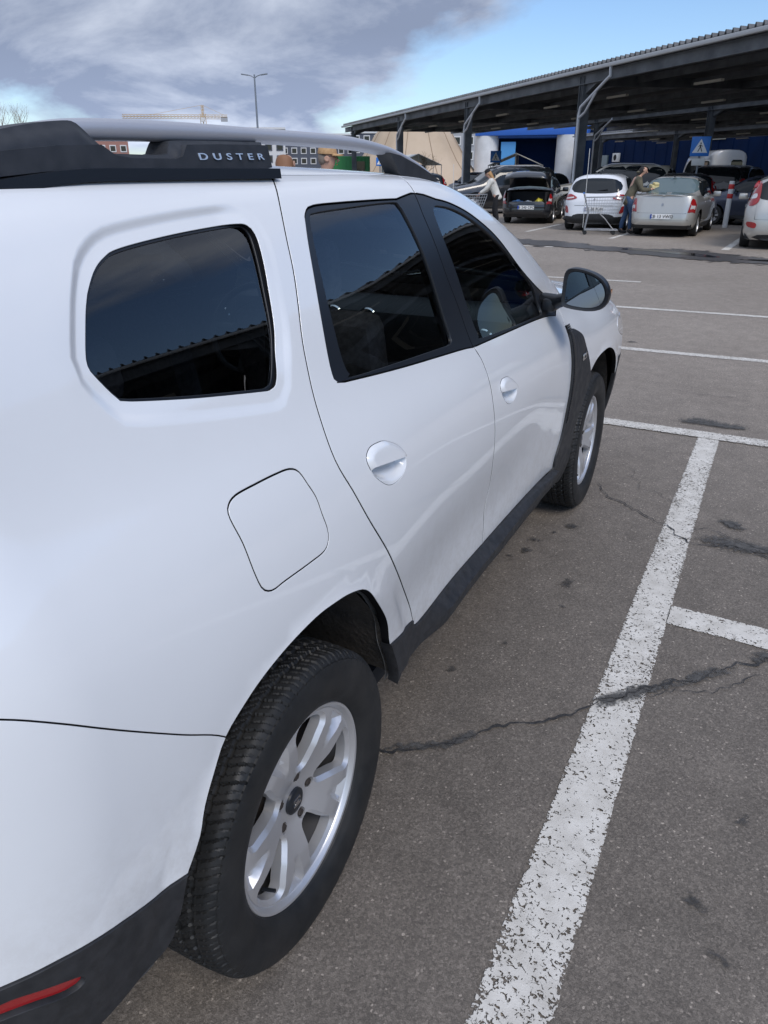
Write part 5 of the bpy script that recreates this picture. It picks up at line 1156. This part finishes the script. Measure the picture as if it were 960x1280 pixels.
canopy('second steel parking canopy, seen beneath the nearest roof', 13, -72, 32, [-62,-50,-38,-26,-14,-2.4,9.6,21.4], 4.95, 11.5, pipes=(21.4,))
canopy('farthest steel parking canopy, against the blue wall', 26, -60, 48, [-41,-29,-17,-5,7,19,31,43], 4.75, 9., pipes=())
# ---- store
M['store_blue'] = vary(mat('store_blue_cladding', rough=.5), .5, (.001,.010,.042), (.0015,.014,.058)); nodes_of(M['store_blue'])[2].inputs['Specular IOR Level'].default_value = .15; nodes_of(M['store_blue'])[2].inputs['Roughness'].default_value = .85; M['fascia_blue'] = mat('fascia_blue', (.03,.13,.50), .45); M['cyl_white'] = vary(mat('white_render', rough=.7), 1.2, (.58,.59,.60), (.68,.69,.70))
st = empty('store_building', tuple(C1+nR*40), RZ, label='long dark blue store wall behind the canopies', cat='building')
b = MB().box((-10,-.6,3.6),(190,1,7.2)); 
for k in range(-50,36): b.box((k*2.2,-.07,3.6),(.10,.06,7.2))
b.build('wall', M['store_blue'], st, smooth=False)
for s,z in ((47.2,3.2),(62.9,3.0)): 
    f = MB().box((s,.10,z),(1.3,.35,1.0),bev=.04).build('air_conditioner', M['white_matte'], st); MB().lathe([(0,.30),(.32,.30),(.35,.27)],c=(s,0,z),axis='Y',n=20).build('fan_grille', M['dark'], f)
MB().box((45,.05,5.0),(4.2,.12,1.2)).build('wall_panel', M['cream'] if 'cream' in M else M['white_matte'], st)
MB().box((70,.0,1.7),(10,.2,3.2)).build('shop_windows', M['carglass_light'], st)
en = empty('store_entrance', (-24.6,88.0,0), R(8), label='store entrance with a bright blue fascia on two thick white cylinders', cat='entrance')
MB().box((.0,0,5.55),(12.0,3.0,1.1),bev=.05).box((0,1.5,5.4),(11.6,4,1.2)).build('fascia', M['fascia_blue'], en)
for x, r_ in ((-4.9,1.3),(4.1,1.4)): MB().lathe([(r_,0),(r_,5.0),(0,5.0)],c=(x,-.2,0),n=40).build('round_pillar', M['cyl_white'], en)
MB().box((-2.4,-.8,2.9),(1.6,.08,3.0)).build('poster', M['poster'] if 'poster' in M else M['fascia_blue'], en)
MB().box((-.2,3.2,2.4),(13,.2,4.8)).build('glass_front', M['store_blue'], en)
# ---- trolley shelters
M['fabric_white'] = mat('shelter_sheet', (.55,.56,.53), .6)
def shelter(label, loc, rz, w, h, d):
    r_ = empty('trolley_shelter', loc, rz, label=label, cat='shelter'); e_ = h*.70
    b = MB(); 
    for s in (1,-1): b.add([(0,0,h),(s*w/2,0,e_),(s*w/2,d,e_),(0,d,h),(0,0,h-.03),(s*w/2,0,e_-.03),(s*w/2,d,e_-.03),(0,d,h-.03)],[(0,1,2,3),(7,6,5,4),(0,4,5,1),(1,5,6,2),(2,6,7,3)])
    b.build('roof', M['fabric_white'], r_, smooth=False)
    b = MB()
    for y in (0,d/2,d):
        for s in (1,-1): b.tube([(s*w/2,y,0),(s*w/2,y,e_),(0,y,h)],.035,6)
        b.tube([(-w/2,y,e_),(w/2,y,e_)],.025,6); b.tube([(0,y,e_),(0,y,h)],.025,6)
    b.build('frame', M['white_matte'], r_)
    MB().add([(-w/2,d,.2),(w/2,d,.2),(w/2,d,e_),(-w/2,d,e_)],[(0,1,2,3)]).build('back_sheet', M['fabric_white'], r_)
shelter('white gabled trolley shelter with open front, to the right of the crossing sign', (-17.6,60.2,0), R(15), 4.1, 2.75, 5)
shelter('white gabled trolley shelter at the foot of the beige tent', (-28.3,66.0,0), R(40), 4.3, 2.9, 5)
# ---- big beige tent
M['canvas'] = vary(mat('tent_canvas', rough=.85), .25, (.44,.34,.24), (.52,.41,.30))
tn = empty('big_tent', (-38.0,86.5,0), 0, label='huge beige peaked fabric tent with dark seams beyond the canopy', cat='tent')
NA = 72; prr = [(9.6,0),(8.6,.3),(7.6,1.1),(6.3,2.6),(5.6,3.6),(5.0,4.5),(4.5,5.3),(3.9,5.9),(.2,6.2)]; V = []; F = []
for i in range(NA):
    a = 2*math.pi*i/NA; sc_ = 1-.035*abs(math.sin(a*6))
    for r_, h in prr: V.append((r_*sc_*math.cos(a),r_*sc_*math.sin(a),h))
for i in range(NA):
    for k in range(len(prr)-1): F.append((i*9+k,((i+1)%NA)*9+k,((i+1)%NA)*9+k+1,i*9+k+1))
MB().add(V,F).build('canvas', M['canvas'], tn, sharp=80)
M['seam_dark'] = mat('seam_dark', (.27,.20,.14), .9)
for i in range(0,12):
    a = 2*math.pi*(i+.5)/12; MB().tube([(r_*.967*math.cos(a),r_*.967*math.sin(a),h+.02) for r_,h in prr],.035,5).build('canvas_seam', M['seam_dark'], tn)
# ---- grass bank, container, far blocks
M['grass'] = vary(mat('grass', rough=.95), 3, (.05,.10,.02), (.09,.16,.04)); o = MB().add([(-60,52,.02),(-34,63.5,.02),(-34,72,.5),(-70,66,.5)],[(0,1,2,3)]).build('grass_bank', M['grass']); tag(o, kind='structure')
M['cont_green'] = mat('container_green', (.03,.22,.06), .5); M['sign_blue'] = mat('sign_blue', (.015,.16,.55), .4); M['sign_white'] = mat('sign_white', (.75,.75,.75), .45)
c_ = empty('green_container', (-33.2,62.0,0), R(28), label='bright green container unit with a dark window, beyond the SUV roof', cat='container')
b = MB().box((0,0,1.5),(3.8,2.4,2.4),bev=.04)
for k in range(12): b.box((-1.8+k*.32,-1.21,1.5),(.12,.05,2.2))
b.build('shell', M['cont_green'], c_, smooth=False); MB().box((1.0,-1.26,1.9),(.9,.05,.8)).build('window', M['carglass'], c_)
M['apt_dark'] = mat('render_dark', (.075,.085,.11), .7); M['apt_white'] = mat('render_white', (.58,.58,.58), .7); M['apt_red'] = mat('render_red', (.30,.15,.12), .7); M['apt_tan'] = mat('render_grey', (.32,.33,.35), .7)
def block(label, loc, rz, w, d, h, wall, frame, nx, nz):
    r_ = empty('apartment_block', loc, rz, label=label, cat='building'); MB().box((0,0,h/2),(w,d,h)).build('wall', wall, r_, smooth=False)
    MB().box((0,0,h+.2),(w+.6,d+.6,.5)).build('roof', M['apt_white'], r_, smooth=False)
    W0 = None
    for i in range(nx):
        for k in range(nz):
            x = -w/2+(i+.5)*w/nx; z = (k+.5)*h/nz
            if W0 is None:
                a_ = MB().box((0,0,0),(w/nx*.62,.25,h/nz*.62)).build('window', frame, r_, smooth=False); p_ = MB().box((0,-.14,0),(w/nx*.46,.06,h/nz*.44)).build('pane', M['carglass'], a_); W0 = (a_.data,p_.data)
            else:
                a_ = bpy.data.objects.new('window', W0[0]); COL.objects.link(a_); a_.parent = r_; p_ = bpy.data.objects.new('pane', W0[1]); COL.objects.link(p_); p_.parent = a_
            a_.location = (x,-d/2-.05,z)
    return r_
block('white gridded apartment block between roof rail foot and the brown-haired head', (-150,213,0), R(33), 20, 14, 13.0, M['apt_white'], M['apt_dark'], 6, 4)
block('long dark apartment block with pale windows behind the man in the cap', (-136,226,0), R(30), 26, 14, 11.5, M['apt_dark'], M['apt_white'], 9, 4)
block('dark grey apartment block with white bays, right of the cap', (-104,214,0), R(26), 20, 14, 11.0, M['apt_dark'], M['apt_white'], 7, 4)
block('light grey apartment block standing right of the beige tent', (-70,186,0), R(20), 18, 12, 12.5, M['apt_tan'], M['apt_white'], 6, 4)
block('red and white apartment block low in the gap beneath the silver roof rail', (-186,178,0), R(46), 26, 14, 12.0, M['apt_red'], M['apt_white'], 9, 4)
# ---- street lamp, crane, trees
M['pole'] = mat('galvanised_pole', (.22,.24,.27), .5, .5)
lp = empty('street_lamp', (-38.5,56.4,0), R(20), label='tall twin-armed street lamp against the clouds', cat='street lamp')
MB().tube([(0,0,0),(0,0,8.6)],[.11,.06],10).build('pole', M['pole'], lp)
for s in (1,-1):
    a_ = MB().tube([(0,0,8.35),(s*.25,0,8.50),(s*.55,0,8.58)],.035,6).build('arm', M['pole'], lp); MB().box((s*.80,0,8.60),(.55,.22,.08),bev=.02,rot=Euler((0,R(-8*s),0)).to_matrix()).build('lamp_head', M['pole'], a_)
M['crane_yellow'] = mat('crane_yellow', (.50,.32,.10), .5)
cn = empty('tower_crane', (-246,311,0), R(34), label='yellow tower crane with a long level jib on the horizon', cat='crane')
def lattice(b, p, q, w, n, r_=.12):
    p = Vector(p); q = Vector(q); t = (q-p).normalized(); u_ = t.orthogonal().normalized(); w_ = t.cross(u_); cs = [(u_+w_)*w/2,(u_-w_)*w/2,(-u_-w_)*w/2,(w_-u_)*w/2]
    for c in cs: b.tube([p+c,q+c],r_,4)
    for i in range(n):
        a = p.lerp(q,i/n); c_ = p.lerp(q,(i+1)/n)
        for k in range(4): b.tube([a+cs[k],c_+cs[(k+1)%4]],r_*.6,4)
b = MB(); lattice(b,(0,0,0),(0,0,25.5),1.8,14); b.build('mast', M['crane_yellow'], cn)
b = MB(); lattice(b,(0,0,24.2),(-36,0,24.2),1.2,24,.10); lattice(b,(0,0,24.2),(11,0,24.2),1.2,7,.10); b.build('jib', M['crane_yellow'], cn)
b = MB(); lattice(b,(0,0,25),(0,0,29),.8,3,.1); b.tube([(0,0,29),(-24,0,24.8)],.07,4); b.tube([(0,0,29),(10,0,24.8)],.07,4); b.build('tower_peak', M['crane_yellow'], cn)
MB().box((9.5,0,23.2),(3,1.4,1.8)).build('counterweight', M['apt_tan'], cn); MB().box((-.2,-1.4,23.0),(1.6,1.4,1.8)).build('cab', M['apt_white'], cn)
M['bark'] = vary(mat('bark', rough=.9), 6, (.07,.05,.04), (.13,.09,.07)); M['bud'] = mat('twig_buds', (.16,.10,.055), .9)
def bare_tree(label, loc, h, seed, spread=.55, group='bare trees at the left edge'):
    rnd = random.Random(seed); r_ = empty('bare_tree', loc, rnd.uniform(0,6), label=label, cat='tree', group=group); tb = MB(); cb = MB()
    def br(p, d, l, rad, lv):
        n = 4; pts = [p]; q = p.copy(); dd = d.copy()
        for i in range(n): dd = (dd+Vector((rnd.uniform(-.16,.16),rnd.uniform(-.16,.16),rnd.uniform(-.02,.12)))).normalized(); q = q+dd*l/n; pts.append(q.copy())
        (tb if lv < 1 else cb).tube(pts,[rad*(1-.5*i/n) for i in range(n+1)],6 if lv<2 else 3,caps=False)
        if lv >= 5: 
            return
        for k in range(3 if lv else 5):
            t = rnd.uniform(.35,1); i = min(n-1,int(t*n)); s_ = pts[i].lerp(pts[i+1],t*n-i); a = Vector((rnd.uniform(-1,1),rnd.uniform(-1,1),rnd.uniform(.1,.9))).normalized()
            br(s_, (dd*(1-spread)+a*spread).normalized(), l*rnd.uniform(.55,.75), rad*.5, lv+1)
    br(Vector((0,0,0)), Vector((0,0,1)), h*.45, h*.018, 0)
    tb.build('trunk', M['bark'], r_); cb.build('crown', M['bud'], r_)
bare_tree('reddish bare tree at the far left above the black rail foot', (-46.5,38.0,0), 6.5, 3)
bare_tree('second reddish bare tree, behind the leftmost one', (-49.5,37.2,0), 7.2, 8)
bare_tree('low bare shrubby tree just left of the silver rail bar', (-48.6,42.5,0), 5.6, 5)
bare_tree('small bare tree in front of the beige tent', (-25.5,61.0,0), 3.2, 11, .6)
# ---- crossing signs and the bollard
def crossing_sign(label, loc, rz, z, w, post=True, m=None):
    r_ = empty('crossing_sign', (loc[0],loc[1],0), rz, label=label, cat='road sign'); MB().box((0,0,z),(w,.03,w),bev=.012).build('plate', M['sign_blue'], r_)
    t = w*.40; MB().prism([(-t,-t*.82),(t,-t*.82),(0,t*.95)],-.022,-.017,lambda x,y,q:(x,q,z+y)).build('triangle', M['sign_white'], r_, smooth=False)
    k = w*.30; b = MB(); fn = lambda x,y,q:(x*k,q,z-.06*w+y*k)
    b.lathe([(0,-.027),(.13*k,-.027),(.13*k,-.022)],c=(.02*k,0,z-.06*w+.72*k),axis='Y',n=12)
    for q in ([(-.10,.50),(.12,.50),(.14,.0),(-.12,.0)],[(-.12,.0),(.04,.0),(-.28,-.72),(-.42,-.66)],[(.0,.02),(.14,.0),(.42,-.64),(.28,-.72)],[(-.10,.48),(-.02,.42),(-.30,.10),(-.38,.16)],[(.08,.48),(.12,.38),(.38,.14),(.42,.22)]): b.prism(q,-.027,-.022,fn)
    b.build('walking_figure', M['ink'], r_, smooth=False)
    MB().tube([(0,.05,0),(0,.05,z+w*.45)],.035,8).build('post', M['pole'], r_); return r_
s_ = crossing_sign('blue pedestrian crossing sign above a small blank plate, over the silver saloon', (-1.40,28.9), R(5), 2.30, .60)
MB().box((0,0,1.82),(.42,.03,.22),bev=.01).build('lower_plate', M['white_matte'], s_)
crossing_sign('small blue pedestrian crossing sign between rail and roof of the SUV', (-18.64,39.2), R(25), 2.02, .42)
crossing_sign('distant blue pedestrian crossing sign in front of the left white cylinder', (-17.4,54.9), R(15), 2.45, .75)
bl = empty('parking_bollard', (.0,25.2,0), 0, label='grey bollard post with red and white bands beside the silver hatchback', cat='bollard')
MB().tube([(0,0,0),(0,0,1.28)],.075,14).build('post', M['white_matte'], bl)
for z, m_ in ((1.13,M['red_lens']),(.87,M['red_lens'])): MB().lathe([(.077,z-.065),(.079,z-.06),(.079,z+.06),(.077,z+.065)],n=16).build('red_band', M['red_band'], bl)
# ---- shopping trolleys
def trolley(label, loc, rz, pole=1.9):
    r_ = empty('shopping_trolley', (loc[0],loc[1],0), rz, label=label, cat='shopping trolley')
    w0, w1 = .27, .22; fr = MB()
    for s in (1,-1):
        fr.tube([(-.40,s*w0,.12),(.45,s*w1,.12)],.014,6); fr.tube([(-.40,s*w0,.12),(-.34,s*w0,.55),(-.50,s*w0,1.02)],.014,6); fr.tube([(.35,s*w1,.12),(.10,s*w1,.40),(-.05,s*w0,.52)],.012,6)
    fr.tube([(.45,-w1,.12),(.45,w1,.12)],.014,6); fr.tube([(-.40,-w0,.12),(-.40,w0,.12)],.014,6)
    for k in range(5): fr.tube([(-.25+k*.15,-.24,.13),(-.25+k*.15,.24,.13)],.006,4)
    fr.build('frame', M['steel'], r_)
    bk = MB(); n = 9; zb_, zt = .52, .92
    for k in range(6):
        z = zb_+(zt-zb_)*k/5; e_ = .42+.14*k/5; x0 = -.38-.05*k/5; q = [(x0,w0*(.85+.15*k/5),z),(e_,w1*(.85+.15*k/5),z+.02),(e_,-w1*(.85+.15*k/5),z+.02),(x0,-w0*(.85+.15*k/5),z)]; bk.tube(q+[q[0]],.0045 if k<5 else .010,4)
    for k in range(15):
        t = k/14
        for s in (1,-1): bk.tube([(-.38+.80*t,s*(w0*.85+(w1-w0)*.85*t),zb_),(-.43+.99*t,s*(w0+(w1-w0)*t),zt)],.004,4)
        bk.tube([(-.38+.80*t,-.20,zb_),(-.38+.80*t,.20,zb_)],.004,4)
    for k in range(7): bk.tube([(.42,-.19+.063*k,zb_),(.56,-.22+.073*k,zt+.02)],.004,4)
    bk.build('basket', M['steel'], r_)
    MB().tube([(-.50,-.27,1.02),(-.50,.27,1.02)],.022,8).build('handle', M['sign_blue'], r_)
    MB().tube([(-.44,.25,.15),(-.46,.25,pole)],.008,6).build('locator_pole', M['white_matte'], r_)
    for x,y in ((.38,.2),(.38,-.2),(-.36,.25),(-.36,-.25)):
        c_ = MB().tube([(x,y,.12),(x-.02,y,.09),(x-.03,y,.05)],.012,5).build('castor', M['steel'], r_); MB().lathe([(0,-.014),(.055,-.014),(.055,.014),(0,.014)],c=(x-.03,y,.056),axis='Y',n=16).build('castor_wheel', M['rubber'], c_)
    return r_
trolley('empty wire trolley standing behind the white crossover', (-2.85,20.95), R(14), 2.1)
trolley('loaded wire trolley with a blue handle in front of the woman in white', (-6.9,21.6), R(20), 1.75)
bag('shopping_bag','pale shopping bag in the trolley beside the woman','bag_white',0,0,0,.20,.16,.12,6).location = (-6.85,21.6,.68)


# ---------------------------------------------------------------- people
def skinned(name, chains, mt, parent, sub=2, root=0):
    """chains: list of lists of (point, radius); points that coincide are shared; one continuous surface"""
    bm = bmesh.new(); lay = bm.verts.layers.skin.verify(); pts = {}
    def vert(p, r_):
        k = tuple(round(c,4) for c in p)
        if k not in pts:
            v = bm.verts.new(p); v[lay].radius = (r_,r_) if not hasattr(r_,'__len__') else r_; pts[k] = v
        return pts[k]
    first = None
    for ch in chains:
        prev = None
        for p, r_ in ch:
            v = vert(p, r_)
            if first is None: first = v; v[lay].use_root = True
            if prev is not None and prev is not v and bm.edges.get((prev,v)) is None: bm.edges.new((prev,v))
            prev = v
    me = bpy.data.meshes.new(name); bm.to_mesh(me); bm.free(); o = bpy.data.objects.new(name, me); COL.objects.link(o)
    m = o.modifiers.new('skin','SKIN'); m.use_smooth_shade = True; m2 = o.modifiers.new('sub','SUBSURF'); m2.levels = m2.render_levels = sub
    dg = bpy.context.evaluated_depsgraph_get(); dg.update(); ev = bpy.data.meshes.new_from_object(o.evaluated_get(dg)); bpy.data.objects.remove(o)
    ev.materials.clear(); ev.materials.append(mt); ev.shade_smooth(); n = bpy.data.objects.new(name, ev); COL.objects.link(n); n.parent = parent; return n
M['skin'] = mat('skin', (.50,.30,.22), .55); M['coat_white'] = vary(mat('white_jacket', rough=.85), 8, (.55,.54,.50), (.68,.67,.63), bump=.5, bscale=30, bdist=.02); M['coat_olive'] = vary(mat('olive_coat', rough=.9), 8, (.085,.078,.055), (.13,.115,.08), bump=.5, bscale=30, bdist=.02)
M['denim'] = vary(mat('denim', rough=.9), 20, (.03,.06,.13), (.055,.10,.19)); M['black_cloth'] = mat('black_cloth', (.012,.012,.015), .9); M['hair_dark'] = mat('dark_hair', (.015,.011,.010), .6); M['hair_blond'] = mat('blond_hair', (.42,.24,.10), .6); M['hair_grey'] = mat('grey_hair', (.22,.18,.15), .7); M['hair_brown'] = mat('brown_hair', (.23,.11,.055), .65)
M['cap_tan'] = vary(mat('tan_cap_cloth', rough=.9), 30, (.42,.25,.12), (.52,.33,.17)); M['boot'] = mat('boot_leather', (.02,.018,.018), .5); M['parcel'] = vary(mat('yellow_packet', rough=.5), 20, (.55,.45,.18), (.68,.60,.35))
def person(label, loc, rz, h=1.7, lean=0., arms='down', coat='coat_white', legs='black_cloth', shoes='boot', hair='hair_dark', hat=None, long_hair=False, stride=.10, coat_len=.0, glasses=False, hood=False, group=None):
    r_ = empty('person', (loc[0],loc[1],0), rz, label=label, cat='person', group=group); k = h/1.75; V3 = lambda x,y,z: Vector((x*k,y*k,z*k))
    hip = V3(0,0,.93); lv = Vector((0,math.sin(lean),math.cos(lean)))          # figure faces +Y, torso leans forward
    def T(x,y,z): return hip+Vector((x*k,0,0))+lv*(z*k)+Vector((0,math.cos(lean),-math.sin(lean)))*(y*k)
    spine = [(hip,.125*k),(T(0,0,.15),.115*k),(T(0,.01,.33),.135*k),(T(0,0,.47),.11*k),(T(0,.01,.555),.055*k),(T(0,.02,.61),.052*k)]
    hc = T(0,.035,.72)
    head = [(T(0,.02,.61),.052*k),(T(0,.035,.67),(.070*k,.085*k)),(T(0,.035,.745),(.078*k,.095*k)),(T(0,.025,.80),(.060*k,.072*k))]
    sh = {s: T(s*.175,0,.46) for s in (1,-1)}; el, wr = {}, {}
    for s in (1,-1):
        if arms == 'down': el[s] = sh[s]+V3(s*.05,-.02,-.29); wr[s] = el[s]+V3(s*.0,.06,-.25)
        elif arms == 'hold': el[s] = sh[s]+V3(s*.05,.10,-.26); wr[s] = el[s]+V3(-s*.06,.24,.03)
        else: el[s] = sh[s]+V3(s*.06,.14,-.24); wr[s] = el[s]+V3(-s*.03,.20,-.12)
    kn, an = {}, {}
    for s in (1,-1): kn[s] = V3(s*.10,s*stride*.7+.05,.50); an[s] = V3(s*.10,s*stride,.085)
    body = [spine, head]
    for s in (1,-1):
        body.append([(T(0,0,.47),.11*k),(sh[s],.060*k),(el[s],.042*k),(wr[s],.030*k),(wr[s]+(wr[s]-el[s]).normalized()*.05*k,(.040*k,.022*k))])
        body.append([(hip,.125*k),(V3(s*.095,0,.86),.085*k),(kn[s],.058*k),(V3(s*.10,s*stride*.9+.0,.30),.052*k),(an[s],.038*k),(an[s]+V3(0,.11,-.045),(.040*k,.030*k))])
    bo = skinned('body', body, M['skin'], r_)
    # fingers and thumbs, nose, ears, eyes
    for s in (1,-1):
        d = (wr[s]-el[s]).normalized(); p0 = wr[s]+d*.05*k; sd = d.cross(Vector((0,0,1))); sd = (sd.normalized() if sd.length>.1 else Vector((1,0,0))); hb = MB()
        for i, ln_ in enumerate((.070,.080,.075,.058)):
            q = p0+sd*(i-1.5)*.019*k; dn = Vector((0,0,-1)) if abs(d.z) < .8 else Vector((0,1,0)); hb.tube([q,q+d*ln_*.5*k,q+d*ln_*.8*k+dn*.018*k,q+d*ln_*.9*k+dn*.035*k],[.009*k,.0085*k,.008*k,.006*k],6)
        hb.tube([wr[s]+d*.02*k-sd*.03*k*s,p0-sd*.055*k*s,p0+d*.03*k-sd*.06*k*s],[.011*k,.010*k,.008*k],6); hb.build('hand', M['skin'], bo)
    up = lv; fw = Vector((0,math.cos(lean),-math.sin(lean))); fb = MB()
    fb.tube([hc+fw*.078*k+up*.02*k,hc+fw*.112*k-up*.015*k,hc+fw*.092*k-up*.03*k],[.008*k,.015*k,.008*k],8); fb.build('nose', M['skin'], bo)
    for s in (1,-1):
        MB().lathe([(0,-.01*k),(.022*k,-.008*k),(.030*k,0),(.020*k,.008*k),(0,.006*k)],c=hc+Vector((s*.082*k,0,0))-fw*.005*k,axis='X',n=12).build('ear', M['skin'], bo)
        MB().lathe([(0,.008*k),(.008*k,.006*k),(.011*k,0)],c=hc+Vector((s*.032*k,0,0))+fw*.086*k+up*.022*k,axis='Y',n=8).build('eye', M['ink'], bo)
    MB().tube([hc+fw*.094*k-up*.052*k+Vector((-.022*k,0,0)),hc+fw*.100*k-up*.050*k,hc+fw*.094*k-up*.052*k+Vector((.022*k,0,0))],.0045*k,5).build('mouth', M['red_band'], bo)
    if glasses:
        g_ = MB()
        for s in (1,-1):
            c = hc+Vector((s*.034*k,0,0))+fw*.104*k+up*.022*k; g_.tube([c+Vector((.026*k*math.cos(a),0,0))+up*.02*k*math.sin(a) for a in np.linspace(0,2*math.pi,13)[:-1]],.0025*k,4,closed=True); g_.tube([c+Vector((s*.026*k,0,0)),hc+Vector((s*.086*k,0,0))+up*.02*k],.0025*k,4)
        g_.build('glasses', M['ink'], bo)
    # coat, trousers, shoes
    ct = [[(T(0,0,-.17-coat_len),(.165*k,.150*k)),(T(0,0,-.08),(.170*k,.155*k)),(T(0,0,.02),(.160*k,.140*k)),(T(0,0,.15),(.150*k,.135*k)),(T(0,.01,.33),(.165*k,.145*k)),(T(0,0,.47),(.125*k,.120*k)),(T(0,.005,.535),.082*k)]]
    for s in (1,-1): ct.append([(T(0,0,.47),(.125*k,.120*k)),(sh[s],.088*k),(el[s],.066*k),(wr[s],.050*k)])
    skinned('coat', ct, M[coat], r_)
    tr = [[(T(0,0,.14),.130*k),(hip+V3(0,0,.03),.142*k),(hip-V3(0,0,.04),.13*k)]]
    for s in (1,-1): tr.append([(hip-V3(0,0,.04),.13*k),(V3(s*.095,.01,.82),.100*k),(kn[s],.074*k),(V3(s*.10,s*stride*.9,.30),.066*k),(an[s]+V3(0,0,.03),.056*k)])
    skinned('trousers', tr, M[legs], r_)
    for s in (1,-1): skinned('shoe', [[(an[s]+V3(0,-.03,.06),.055*k),(an[s]+V3(0,-.02,-.02),(.050*k,.055*k)),(an[s]+V3(0,.10,-.035),(.048*k,.040*k)),(an[s]+V3(0,.17,-.045),(.036*k,.028*k))]], M[shoes], r_)
    if long_hair: skinned('hair', [[(hc+up*.06*k-fw*.01*k,(.088*k,.10*k)),(hc-fw*.045*k+up*.0,(.088*k,.085*k)),(hc-fw*.085*k-up*.12*k,(.085*k,.055*k)),(hc-fw*.10*k-up*.25*k,(.07*k,.04*k))]], M[hair], r_)
    else: skinned('hair', [[(hc+up*.055*k-fw*.015*k,(.086*k,.098*k)),(hc-fw*.045*k-up*.01*k,(.082*k,.070*k)),(hc-fw*.050*k-up*.07*k,(.062*k,.045*k))]], M[hair], r_)
    if hat == 'cap':
        c = hc+up*.075*k; b = MB(); b.lathe([(0,.075*k),(.05*k,.068*k),(.088*k,.035*k),(.100*k,-.01*k),(.098*k,-.03*k)],c=c-fw*.005*k,axis='Z',n=24,rot=Matrix.Rotation(-lean,3,'X')); b.build('cap_crown', M['cap_tan'], r_)
        b = MB(); V = []; F = []; n = 10
        for i in range(n+1):
            a = math.pi*i/n; e_ = .105*math.cos(a); f_ = .05+.115*math.sin(a)
            V += [c+Vector((e_*k*.85,0,0))+fw*.055*k-up*.018*k, c+Vector((e_*k,0,0))+fw*f_*k-up*(.030+.012*abs(math.cos(a)))*k]
        for i in range(n): F.append((2*i,2*i+1,2*i+3,2*i+2))
        o = b.add(V,F).build('cap_peak', M['cap_tan'], r_); sm = o.modifiers.new('t','SOLIDIFY'); sm.thickness = .006
    elif hat == 'beanie':
        MB().lathe([(0,.085*k),(.05*k,.078*k),(.090*k,.040*k),(.100*k,-.01*k),(.098*k,-.035*k),(.09*k,-.035*k)],c=hc+up*.06*k-fw*.01*k,axis='Z',n=24,rot=Matrix.Rotation(-lean,3,'X')).build('beanie', M['black_cloth'], r_)
    if hood: skinned('hood', [[(hc-fw*.10*k-up*.12*k,(.11*k,.07*k)),(hc-fw*.13*k-up*.06*k,(.09*k,.05*k))]], M[coat], r_)
    return r_, (wr[1]+wr[-1])/2
person('blond woman in a short white jacket and black trousers bending over a trolley', (-6.45,22.9), R(100), 1.66, R(24), 'reach', 'coat_white', 'black_cloth', 'boot', 'hair_blond', 'beanie', True, .06)
ol, mid = person('dark-haired person in olive coat and jeans, stooping beside the silver saloon', (-2.25,21.35), R(-70), 1.74, R(22), 'hold', 'coat_olive', 'denim', 'boot', 'hair_dark', None, True, .10, .06, hood=True)
bpy.context.view_layer.update()
pk = MB().box((0,0,0),(.26,.20,.16),bev=.03).box((.05,.02,.10),(.16,.14,.08),bev=.025).build('packet', M['parcel']); pk.location = ol.matrix_world@(mid+Vector((0,.10,.03))); pk.rotation_euler = (0,R(8),R(-60)); tag(pk,'yellow packet held in both hands of the person in olive','packet')
person('man in a tan peaked cap and glasses seen in profile beyond the white roof', (-2.97,6.62), R(-62), 1.80, R(2), 'down', 'black_cloth', 'denim', 'boot', 'hair_grey', 'cap', False, .06, glasses=True)
person('brown-haired person seen from behind, only the top of the head above the roof', (-2.62,5.35), R(20), 1.74, R(2), 'down', 'coat_olive', 'black_cloth', 'boot', 'hair_brown', None, True, .04)
